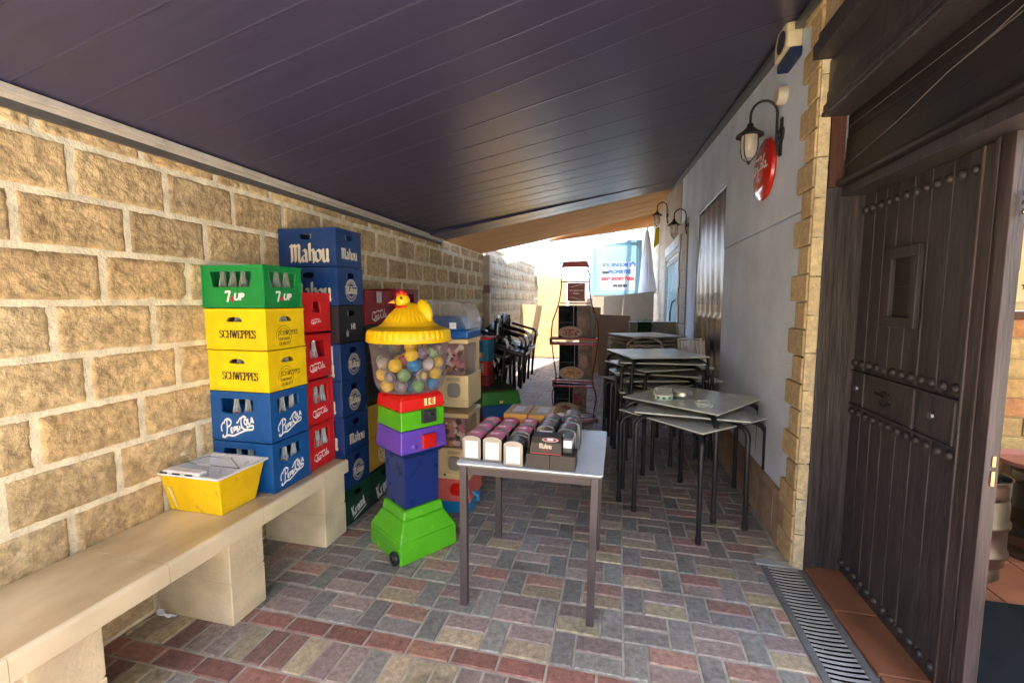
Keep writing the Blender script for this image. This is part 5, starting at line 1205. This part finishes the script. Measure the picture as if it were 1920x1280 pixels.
# slatted aluminium chair behind the tables, against the wall
sc_ = thing('slatted_chair', 'aluminium slatted chair back showing between the tables and the printed sheet', 'chair', (.80, 5.15, .42), R(20))
m = MB()
for i in range(8): x = -.13 + i * .037; m.hexa([(x, -.01, .42), (x + .028, -.01, .42), (x + .028, .0, .42), (x, .0, .42), (x + .05, .12, .72), (x + .078, .12, .72), (x + .078, .13, .72), (x + .05, .13, .72)])
m.build('backrest', ALU, sc_, .002)
m = MB(); m.tube([(-.16, -.02, .0), (-.15, -.01, .42), (-.10, .13, .74), (.16, .13, .74), (.17, -.01, .42), (.16, -.02, 0)], .013, 8); m.build('frame', ALU, sc_, smooth=True)
m = MB(); m.box((-.15, -.36, .33), (.17, 0, .35)); m.build('seat', ALU, sc_, .004)
lc = thing('cream_chair', 'cream tubular chair frames with rounded loops between the table stacks', 'chair', (.30, 5.45, .05), 0)
CRT = mat('cream_tube', (.38, .34, .29))
for j, (x, w_) in enumerate(((-.06, .22), (.12, .22), (.02, .42))):
    m = MB(); y_ = .0 + .14 * (j == 2); h_ = 1.02 + (.10 if j == 2 else 0); P = [(x - w_ / 2 - .06, y_, .0), (x - w_ / 2, y_, h_ - w_ * .35)] + [(x - w_ / 2 * math.cos(R(t)), y_, h_ - w_ * .35 + w_ * .3 * math.sin(R(t))) for t in range(20, 180, 20)] + [(x + w_ / 2, y_, h_ - w_ * .35), (x + w_ / 2 + .06, y_, 0)]
    m.tube(P, .014, 10); m.build('loop', CRT, lc, smooth=True)
m = MB(); m.box((-.16, -.3, .42), (.22, .0, .44)); m.build('seat', CRT, lc, .006)

# ================================================================ BOTTLE SHAPED DISPLAY RACK
rk = thing('display_rack', 'crimson wire display rack shaped like a bottle, holding a sign and three food pictures', 'display rack', (-.56, 5.9, 0))
rt = [(.27, .03), (.27, .12), (.295, .32), (.24, .53), (.275, .80), (.31, 1.08), (.30, 1.28), (.285, 1.34), (.215, 1.56), (.18, 1.80), (.19, 1.90), (.165, 1.98), (.165, 2.03)]
for s in (-1, 1):
    pth = smooth_path([(s * a, b) for a, b in rt], 4); m = MB(); m.tube([(p.x, 0, p.y) for p in pth], .0085, 8); m.build('side_wire', CRIM, rk, smooth=True)
m = MB(); m.hexa([(-.185, -.03, 2.025), (.185, -.03, 2.025), (.185, .03, 2.025), (-.185, .03, 2.025), (-.15, -.03, 2.10), (.15, -.03, 2.10), (.15, .03, 2.10), (-.15, .03, 2.10)]); m.build('crown_panel', CRIM, rk, .006)
m = MB()
for z_, h_ in ((1.085, .30), (.535, .26)):
    for zz in (z_ + .012, z_ - .055): m.box((-h_, -.22, zz - .012), (h_, -.204, zz + .012)); m.box((-h_, -.008, zz - .010), (h_, .006, zz + .010))
    m.box((-h_, -.2035, z_ - .0655), (h_, -.0085, z_ - .060))
    for sx in (-1, 1): m.box((sx * h_ - .006, -.203, z_ - .058), (sx * h_ + .006, -.009, z_ + .018))
for z_, h_ in ((1.545, .20), (1.825, .17)): m.box((-h_, -.008, z_), (h_, .008, z_ + .016))
m.build('shelf', CRIM, rk)
m = MB(); m.lathe([(.0001, .035), (.30, .035), (.32, .028), (.32, .0), (.0001, 0)], n=40, M=Matrix.Diagonal((1, .62, 1, 1))); m.build('base', mat('base_pink', (.45, .25, .28), .3), rk, smooth=True)
m = MB(); m.tube([(.28 * math.cos(R(t)), .18 * math.sin(R(t)), .06) for t in range(0, 360, 15)], .008, 8, closed=True); m.build('base_wire', CRIM, rk, smooth=True)
m = MB(); m.box((-.10, -.015, 1.58), (.13, .0, 1.82)); sg = m.build('name_sign', mat('sign_crimson', (.24, .018, .03), .4, var=.1), rk)
Ms_ = surf((-.10, -.0155, 1.58), (1, 0, 0), (0, 0, 1)); text('RTE BAHIA DE', .034, INKW, rk, Ms_ @ Matrix.Translation((.115, .14, .001)), 'sign_lettering', sx=.8); text('MARIA', .034, INKW, rk, Ms_ @ Matrix.Translation((.115, .10, .001)), 'sign_lettering', sx=.8)
m = MB()
for y0, sgn in ((.035, 1), (.20, -1)):
    pts = [(.23 * i / 12, y0 + .012 * math.sin(i / 12 * 2 * math.pi) * sgn) for i in range(13)]
    m.add([Ms_ @ Vector((x, y + d, .0012)) for x, y in pts for d in (0, .006 * math.sin(math.pi * x / .23))], [(2 * i, 2 * i + 2, 2 * i + 3, 2 * i + 1) for i in range(12)])
m.build('wave_print', INKW, sg)
def picture(x0, z0, w_, h_, y_, food, label):
    t = MB(); t.box((x0, y_, z0), (x0 + w_, y_ + .006, z0 + h_)); p = t.build('food_picture', mat('photo_dark', (.010, .014, .016), .7, var=.9, scale=9, spec=.05), rk); p['label'] = label
    M = surf((x0, y_ - .0005, z0), (1, 0, 0), (0, 0, 1)); m = MB()
    quad(m, M, w_ * .58, .0, w_ * .995, h_ * .995, .0008); m.build('light_half', mat('photo_light', (.17, .12, .10), .7, var=.5, scale=12), p)
    m = MB(); quad(m, M, w_ * .60, h_ * .28, w_ * .86, h_ * .66, .0016); m.build('red_glass', mat('photo_wine', (.13, .015, .02), .3, var=.5, scale=25), p)
    m = MB(); quad(m, M, w_ * .60, h_ * .66, w_ * .86, h_ * .72, .0016); disc(m, M, w_ * .72, h_ * .80, w_ * .09, .0018, 14, h_ * .07); m.build('garnish', mat('photo_garnish', (.16, .10, .09) if food != 'rings' else (.5, .28, .05), .5, var=.5, scale=30), p)
    m = MB(); quad(m, M, w_ * .47, h_ * .35, w_ * .485, h_ * .97, .0012); quad(m, M, w_ * .05, h_ * .47, w_ * .5, h_ * .475, .0012); m.build('shelf_glint', INKGR, p)
    m = MB(); disc(m, M, w_ * .38, h_ * .17, w_ * .385, .0024, 36, h_ * .19); m.build('plate_rim', mat('photo_plate', (.36, .30, .27), .7, spec=.1), p)
    m = MB(); disc(m, M, w_ * .38, h_ * .17, w_ * .33, .0028, 36, h_ * .155); m.build('plate', mat('photo_plate_in', (.40, .31, .25), .4, var=.3, scale=20), p)
    rg = random.Random(len(food)); c1 = {'ham': (.26, .05, .05), 'rings': (.42, .20, .08), 'meat': (.18, .05, .03)}[food]
    for q, cc in enumerate((c1, tuple(c * .6 for c in c1), tuple(min(1, c * 1.7 + .05) for c in c1))):
        m = MB()
        for k in range(26 if food != 'meat' else 16):
            a = rg.uniform(0, 6.28); r_ = (rg.random() ** .5) * (.9 if food != 'meat' else .55); cx, cy = w_ * (.38 + .29 * r_ * math.cos(a)), h_ * (.18 + .13 * r_ * math.sin(a))
            if food == 'rings': ringmesh(m, M, cx, cy, .010, .020, .0031 + .0001 * k + .00003 * q, 10, ry=.7)
            else: disc(m, M, cx, cy, rg.uniform(.006, .02), .0031 + .0001 * k + .00003 * q, 6, rg.uniform(.004, .010))
        m.build('food', mat('food_%s_%d' % (food, q), cc, .5), p)
picture(-.205, 1.105, .415, .42, -.10, 'ham', 'upper picture of red sliced food on a plate'); picture(-.190, .555, .425, .475, -.10, 'rings', 'middle picture of fried rings on a plate'); picture(-.255, .10, .430, .40, -.10, 'meat', 'lower picture of dark food on a plate')
m = MB(); m.box((.215, -.14, 1.105), (.275, -.02, 1.42)); m.build('holder_box', BLACKP, rk, .006)

# ================================================================ WALL THINGS ON THE RIGHT
def wall_lamp(label, y, z, s=1, reach=.17, flip=False):
    L = thing('wall_lantern', label, 'wall lamp', (XR - .001, y, z), 0, 'black lanterns on the rendered wall'); L.scale = (s, s, s)
    m = MB(); m.lathe([(.052, 0), (.05, .012), (.03, .02), (.02, .035), (.0001, .04)], (0, 0, -.02), 20, Matrix.Diagonal((1, 1, 1, 1)) @ Matrix.Rotation(R(-90), 4, 'Y')); m.box((-.014, -.02, -.16), (-.001, .02, .09)); m.build('wall_plate', IRON, L, .003)
    m = MB(); P = [(-.02, 0, -.15), (-.035, 0, -.05), (-.035, 0, .08)] + [(-.035 - reach / 2 + reach / 2 * math.cos(R(t)), 0, .12 + reach * .55 * math.sin(R(t))) for t in range(0, 181, 20)] + [(-.035 - reach, 0, .07)]
    m.tube(P, .0085, 10); m.build('arm', IRON, L, smooth=True)
    cx = -.035 - reach
    m = MB(); m.lathe([(.0001, .07), (.018, .068), (.022, .045), (.04, .03), (.045, .022), (.085, -.005), (.088, -.015), (.08, -.013), (.03, .01), (.0001, .012)], (cx, 0, 0), 28); m.build('shade', IRON, L, smooth=True)
    m = MB(); m.lathe([(.05, -.012), (.052, -.07), (.048, -.12), (.035, -.155), (.0001, -.17)], (cx, 0, 0), 24); m.build('glass', LAMPG, L, smooth=True)
    m = MB(); m.lathe([(.0001, -.02), (.014, -.03), (.022, -.06), (.02, -.09), (.0001, -.11)], (cx, 0, 0), 16); m.build('bulb', mat('bulb', (.7, .65, .55), .3), L, smooth=True)
    m = MB()
    for k in range(4):
        a = R(45 + 90 * k); c, s_ = math.cos(a), math.sin(a); m.tube([(cx + .062 * c, .062 * s_, -.01), (cx + .062 * c, .062 * s_, -.10), (cx + .05 * c, .05 * s_, -.15), (cx + .02 * c, .02 * s_, -.178), (cx, 0, -.182)], .0035, 6)
    blob(m, (cx, 0, -.192), .011); m.build('cage', IRON, L, smooth=True)
wall_lamp('black lantern with an arched arm on the near wall, beside the red round sign', 3.44, 2.72, 1.0, .165)
wall_lamp('second black lantern, farther along above the printed sheet and glass door', 7.60, 2.80, 1.12, .16)
wall_lamp('farthest black lantern, small and dark against the orange awning', 10.6, 3.50, 1.3, .16)
ds = thing('round_sign', 'glossy red domed round sign with white script, on the wall under the lantern', 'sign', (XR, 3.74, 2.555))
Mw = Matrix.Rotation(R(-90), 4, 'Y')
m = MB(); m.lathe([(.215, 0), (.222, .012), (.215, .03), (.18, .046), (.11, .058), (.0001, .063)], (0, 0, 0), 48, Mw); m.build('disc', mat('sign_red', (.50, .018, .008), .14, var=.08, coat=.6), ds, smooth=True)
Ms2 = surf((-.066, 0, 0), (0, -1, 0), (0, 0, 1)); m = MB(); s, L = st_script(); sc = .36 / L
class Dome:
    pass
mb = MB(); nib(mb, s, Matrix.Identity(4), sc, .075, .04, 70, (-.18, -.02))
mb.v = [Vector((-.0655 + .062 * (1 - math.sqrt(max(0, 1 - (v.length / .24) ** 2))) * .9 - .002, -v.x, v.y)) for v in mb.v]; mb.build('script_logo', INKW, ds)
m = MB(); P = [(.11 * math.cos(R(t)) + .02, .10 * math.sin(R(t)) - .10) for t in range(200, 330, 10)]
mb = MB(); nib(mb, [[(-.05, -.13), (.0, -.15), (.06, -.13), (.1, -.09)]], Matrix.Identity(4), 1, .006, .002, 20); mb.v = [Vector((-.062 + .062 * (1 - math.sqrt(max(0, 1 - (v.length / .235) ** 2))), -v.x, v.y)) for v in mb.v]; mb.build('swirl', INKW, ds)
al = thing('alarm_box', 'cream curved alarm box with a navy lower panel, high on the wall under the awning', 'alarm', (XR, 3.27, 3.17)); al.scale = (.9, .9, .85)
m = MB(); Mx = Matrix(((0, 0, -1, 0), (1, 0, 0, 0), (0, 1, 0, 0), (0, 0, 0, 1)))
body = [(-.13, -.055), (.13, -.055), (.135, .04), (.12, .11), (.07, .15), (0, .165), (-.07, .15), (-.12, .11), (-.135, .04)]
m.prism(body, Mx, .10); m.build('cover', mat('alarm_cream', (.66, .58, .38), .5), al, .018, seg=3)
m = MB(); m.prism([(-.125, -.125), (.125, -.125), (.132, -.058), (-.132, -.058)], Mx, .080); m.build('lower_panel', mat('alarm_navy', (.008, .02, .07), .35), al, .01)
m = MB(); m.lathe([(.075, 0), (.075, .006), (.0001, .008)], (-.1005, -.02, .03), 24, Mw); m.build('speaker_disc', BLACKP, al)
se = thing('wall_sensor', 'small round cream sensor box on the wall under the alarm', 'sensor', (XR, 3.42, 2.945))
m = MB(); m.lathe([(.058, 0), (.058, .04), (.05, .055), (.0001, .057)], (0, 0, 0), 28, Mw); m.build('housing', mat('sensor_cream', (.50, .46, .38), .6), se, smooth=True)

# ================================================================ FAR END OF THE ALLEY
def panel(name, label, cat, pts, th, m_, grp=None):      # pts: 4 corners in world, front face; thickness away from the viewer
    c = Vector(pts[0]); t = thing(name, label, cat, c); m = MB(); a = [Vector(p) - c for p in pts]; n_ = (a[1] - a[0]).cross(a[3] - a[0]).normalized() * th
    m.hexa([a[0], a[1], a[1] - n_, a[0] - n_, a[3], a[2], a[2] - n_, a[3] - n_]); m.build('board', m_, t, .003); return t
PLYM = mat('stained_board', (.26, .165, .065), .65, var=.22, scale=1.6, col2=(.36, .25, .12), dirt=.15)
panel('wooden_board', 'stained tan board leaning at the far end beside the black chairs', 'board', [(-2.19, 9.7, .33), (-1.0, 9.75, .34), (-1.02, 9.95, 1.44), (-2.19, 9.95, 1.51)], .02, PLYM)
panel('wooden_board', 'tall bright yellow board standing behind the tan board, in the sun', 'board', [(-2.10, 11.5, .4), (-1.35, 11.5, .4), (-1.32, 11.6, 2.12), (-2.06, 11.6, 2.31)], .02, PLY)
panel('cardboard_sheet', 'brown cardboard panel standing right of the display rack', 'board', [(-.36, 8.62, .15), (.25, 8.65, .15), (.225, 8.75, 1.30), (-.385, 8.75, 1.325)], .03, mat('brown_card', (.30, .215, .15), .8, var=.07, scale=2))
panel('cardboard_sheet', 'narrow tan panel peeping out between the rack and the brown cardboard', 'board', [(-.75, 8.85, .18), (-.33, 8.85, .18), (-.34, 8.9, 1.46), (-.75, 8.9, 1.47)], .02, CARD)
panel('low_wall', 'pale rendered parapet wall with a sloping top under the blue signboard', 'wall', [(-1.3, 12, .3), (.88, 12, .3), (.88, 12, 1.83), (-1.3, 12, 1.60)], .2, mat('parapet', (.21, .175, .125), .85, var=.08, scale=5, bump=.3))
panel('low_wall', 'low grey rendered block behind the far tables', 'wall', [(.20, 8.4, .1), (1.02, 8.4, .1), (1.02, 8.4, 1.21), (.20, 8.4, 1.20)], .3, mat('grey_render', (.30, .29, .27), .85, var=.1, bump=.3))
pl_t = thing('potted_plant', 'clipped dark green box plant on top of the low grey block', 'plant', (.455, 8.25, .85))
m = MB(); m.box((-.11, -.09, 0), (.11, .09, .14)); m.build('pot', BLACKP, pl_t, .01)
m = MB(); rng = random.Random(8)
for i in range(900):
    x, y, z = rng.uniform(-.13, .13), rng.uniform(-.1, .1), rng.uniform(.12, .41); a = rng.uniform(0, 6.28); d = Vector((math.cos(a), math.sin(a), rng.uniform(0, 1.2))).normalized() * .03; p = Vector((-d.y, d.x, 0)).normalized() * .006; o_ = Vector((x, y, z)); m.add([o_ - p, o_ + p, o_ + d], [(0, 1, 2)])
m.build('foliage', mat('plant_green', (.02, .10, .02), .5, var=.5, scale=40), pl_t)
m = MB(); m.box((-.12, -.09, .1), (.12, .09, .36)); m.build('foliage_core', mat('plant_dark', (.008, .04, .012), .8), pl_t)
# signboard; its whites and blues, like nearby walls, darkened to offset the sun
sb = thing('property_signboard', 'pale blue framed estate agent signboard with dark and red lettering at the far end', 'signboard', (-.75, 14, 1.76))
m = MB(); m.box((0, 0, .09), (1.30, .03, 1.56)); m.build('board', mat('board_blue', (.11, .21, .24), .5, var=.06), sb)
m = MB()
for a, b in (((-.09, 0), (1.40, .088)), ((-.09, 1.562), (1.40, 1.64)), ((-.09, .0885), (-.001, 1.5615)), ((1.302, .0885), (1.40, 1.5615))): m.box((a[0], -.03, a[1]), (b[0], .04, b[1]))
m.build('frame', mat('frame_blue', (.10, .19, .23), .5), sb, .004)
Mb = surf((0, -.001, .09), (1, 0, 0), (0, 0, 1)); m = MB(); quad(m, Mb, .18, .06, 1.25, .92, .0008); m.build('white_field', mat('board_white_dimmed', (.21, .26, .27), .5), sb)
for s, y_, sz, mm, x_ in (('SOL EINDOM', .82, .155, INKBL, .62), ('PROPERTIES', .61, .15, INKBL, .76), ('RENT SHORT TERM', .40, .135, INKR, .70), ('636 010 954', .19, .10, INKB, .78)):
    text(s, sz, mm, sb, Mb @ Matrix.Translation((x_, y_, .002)), 'lettering', bold=.010, sx=.82)
m = MB(); quad(m, Mb, .20, .13, .31, .24, .002); m.build('yellow_mark', mat('mark_yellow', (.6, .5, .1), .5), sb)
m = MB(); rng = random.Random(6)
quad(m, Mb, 1.06, .77, 1.10, .84, .002); quad(m, Mb, 1.18, .77, 1.22, .84, .002); m.add([Mb @ Vector(p) for p in ((1.03, .84, .0024), (1.25, .84, .0024), (1.14, .93, .0024))], [(0, 1, 2)]); m.build('house_mark', INKBL, sb)
m = MB(); quad(m, Mb, .24, .555, .44, .64, .002); quad(m, Mb, .22, .64, .25, .70, .002); quad(m, Mb, .43, .64, .46, .70, .002); m.build('sofa_mark', INKB, sb)
m = MB()
for r_, y_ in enumerate((1.40, 1.26, 1.14, 1.02)):
    x = .12
    while x < 1.2:
        w_ = rng.uniform(.02, .08)
        if rng.random() < .65: quad(m, Mb, x, y_, x + w_, y_ + rng.uniform(.02, .07 if r_ else .09), .002)
        x += w_ + rng.uniform(.02, .09)
m.build('worn_lettering', mat('worn_ink', (.12, .28, .32), .6), sb)
# base course under the signboard
bc = thing('clad_plinth', 'low stone clad plinth below the signboard', 'wall', (-1.4, 14.1, .4)); m = MB(); rng = random.Random(3); z = 0
while z < 1.3:
    x = -.2 * (int(z / .24) % 2)
    while x < 2.5: m.tint = tv(rng, .75, 1.1, (.55, .48, .36)); m.box((x + .005, 0, z), (x + .38, .2, z + .235)); x += .385
    z += .24
m.build('stone', BRICKM, bc, .006)
# sunlit yard walls at the left, steps of block
yw = thing('yard_wall', 'sunlit stepped block wall ending beside the tall yellow board', 'wall', (-2.3, 12.2, .3)); m = MB(); rng = random.Random(5)
for i, (a, b, h_) in enumerate(((12.2, 13.2, 2.3), (13.2, 14.4, 1.75), (14.4, 16.5, 1.2))):
    z = 0
    while z < h_ - .3:
        y_ = a
        while y_ < b: m.tint = tv(rng, .85, 1.1, (.34, .25, .12)); m.box((-.15, y_ - 12.2 + .004, z + .004), (.0, min(y_ + .4, b) - 12.2 - .004, min(z + .22, h_ - .3) - .004)); y_ += .4
        z += .225
m.build('blocks', BRICKM, yw, .008)
ys_ = thing('notice_board', 'white notice board with faded marks fixed above the sunlit wall', 'sign', (-2.22, 12.3, 2.0)); m = MB(); m.box((0, 0, 0), (.03, 1.0, .42)); m.build('board', mat('dimmed_white', (.35, .33, .28), .7), ys_)  # white dimmed in its colour to hold down the glare of the sun
m = MB(); rng = random.Random(2)
for i in range(7): y_ = .12 + i * .12; m.box((.0305, y_, .1), (.032, y_ + rng.uniform(.02, .07), .1 + rng.uniform(.06, .2)))
m.build('faded_marks', INKGR, ys_)
# poles
for i, (x, y, lb) in enumerate(((-2.64, 15, 'leftmost slim grey pole beyond the yellow board'), (-2.47, 15.1, 'middle slim grey pole beyond the yellow board'), (-2.30, 15.2, 'rightmost slim grey pole beyond the yellow board'))):
    t = thing('grey_pole', lb, 'pole', (x, y, .42), 0, 'slim grey poles at the far end'); m = MB(); m.tube([(0, 0, 0), (0, 0, 3.6)], .03 + .008 * (i == 0), 10); m.build('pole', mat('pole_grey', (.30, .34, .37), .5), t, smooth=True)
# closed parasol
um = thing('closed_parasol', 'white folded parasol hanging beside the signboard at the far right', 'parasol', (.70, 12.6, .42)); um.scale = (.8, .8, 1)
m = MB(); m.tube([(0, 0, 0), (.02, 0, 3.2)], .025, 10); m.build('pole', WHITE, um, smooth=True)
m = MB(); vs = []; fs = []; n = 28; pr = [(.03, 3.05), (.07, 2.8), (.12, 2.3), (.17, 1.8), (.22, 1.45), (.14, 1.35), (.10, 1.2)]
for r_, z in pr:
    for k in range(n): a = 2 * math.pi * k / n; rr = r_ * (1 + .42 * math.cos(k * math.pi) + .15 * math.sin(k * 2.3 + z * 3)) ; vs.append((rr * math.cos(a) + .06 * (3.05 - z) / 1.8, rr * math.sin(a), z - .08 * (k % 4 == 0) * (r_ > .15)))
for i in range(len(pr) - 1):
    for k in range(n): k2 = (k + 1) % n; fs.append((i * n + k, i * n + k2, (i + 1) * n + k2, (i + 1) * n + k))
m.add(vs, fs); m.build('canopy', SHEETW, um)
fl_ = thing('yellow_pennant', 'small yellow cloth pennant hanging by the far right stone wall', 'pennant', (.93, 12.8, 3.0)); m = MB(); m.add([(0, 0, .55), (.18, 0, .6), (.16, 0, .2), (-.04, .02, .0)], [(0, 1, 2, 3)]); o = m.build('cloth', cloth('yellow_cloth', (.5, .4, .03), .4), fl_); s_ = o.modifiers.new('s', 'SOLIDIFY'); s_.thickness = .004
# white building beyond
wb = thing('white_building', 'bright white building facade across the street behind the signboard', 'building', (-4, 22, .3))
WB2 = mat('white_facade', (.36, .37, .39), .8, var=.04)
m = MB(); m.box((-6, 0, 0), (13, 6, 4.6)); m.build('wall', WB2, wb)
m = MB(); m.box((-6.2, -.3, 4.6), (13.2, 6.2, 4.8)); m.build('cornice', WB2, wb)
for i in range(4):
    x = -3.6 + i * 3.1; m = MB(); m.box((x, -.03, 1.2), (x + 1.4, -.005, 2.6)); w_ = m.build('window', mat('frame_blue', (.10, .19, .23)), wb); m = MB(); m.box((x + .08, -.04, 1.28), (x + 1.32, -.031, 2.52)); m.build('pane', mat('pane_pale', (.45, .58, .62), .2), w_)
ss = thing('street_sign', 'white street sign with a worn blue strip, left of the display rack top', 'sign', (-2.35, 16.0, 2.55)); m = MB(); m.box((0, 0, 0), (1.0, .03, .5)); m.build('board', WHITE, ss)
m = MB(); rng = random.Random(4); x = .05
while x < .9: w_ = rng.uniform(.03, .1); m.box((x, -.004, .33), (x + w_, -.001, .33 + rng.uniform(.06, .12))); x += w_ + .02
m.build('blue_strip', INKBL, ss)
m = MB(); m.tube([(.5, .04, -2.1), (.5, .04, .5)], .03); m.build('post', mat('pole_grey', (.3, .34, .37)), ss)
# tiled roof scrap above the signboard
rf = thing('tiled_roof', 'strip of ochre roof tiles on the building beyond, above the signboard', 'roof', (-.1, 19.0, 4.25)); m = MB()
for i in range(12): m.tube([(i * .22, 0, 0), (i * .22, 1.6, .55)], .11, 10)
m.build('tiles', mat('roof_tile', (.5, .3, .13), .8, var=.3), rf, smooth=True); m = MB(); m.box((-.2, .02, -1.9), (2.7, 1.7, -.12)); m.build('wall', WB2, rf)
st_ = MB(); st_.add([(-14, -9.4, .002), (14, -9.4, .002), (14, -.66, .002), (-14, -.66, .002)], [(0, 1, 2, 3)]); struct(st_.build('street', mat('bounce_paving', (.72, .62, .46), .8, var=.1)))
# unseen street and house behind the viewer, added to bounce sunlight into the passage
hb2 = thing('ochre_house', 'unseen ochre house front behind the viewer, added to bounce light', 'building', (0, -9.5, 0)); m = MB(); m.box((-12, -4, 0), (12, 0, 6.5)); m.build('wall', mat('ochre_render', (.62, .46, .24), .85), hb2)
m = MB(); m.box((-12.2, -4.2, 6.5), (12.2, .4, 6.7)); m.build('eave', WOODR, hb2)
for i in range(4): m = MB(); x = -9 + i * 5; m.box((x, .005, 1), (x + 1.4, .05, 2.6)); m.build('window', mat('frame_blue', (.10, .19, .23)), hb2)
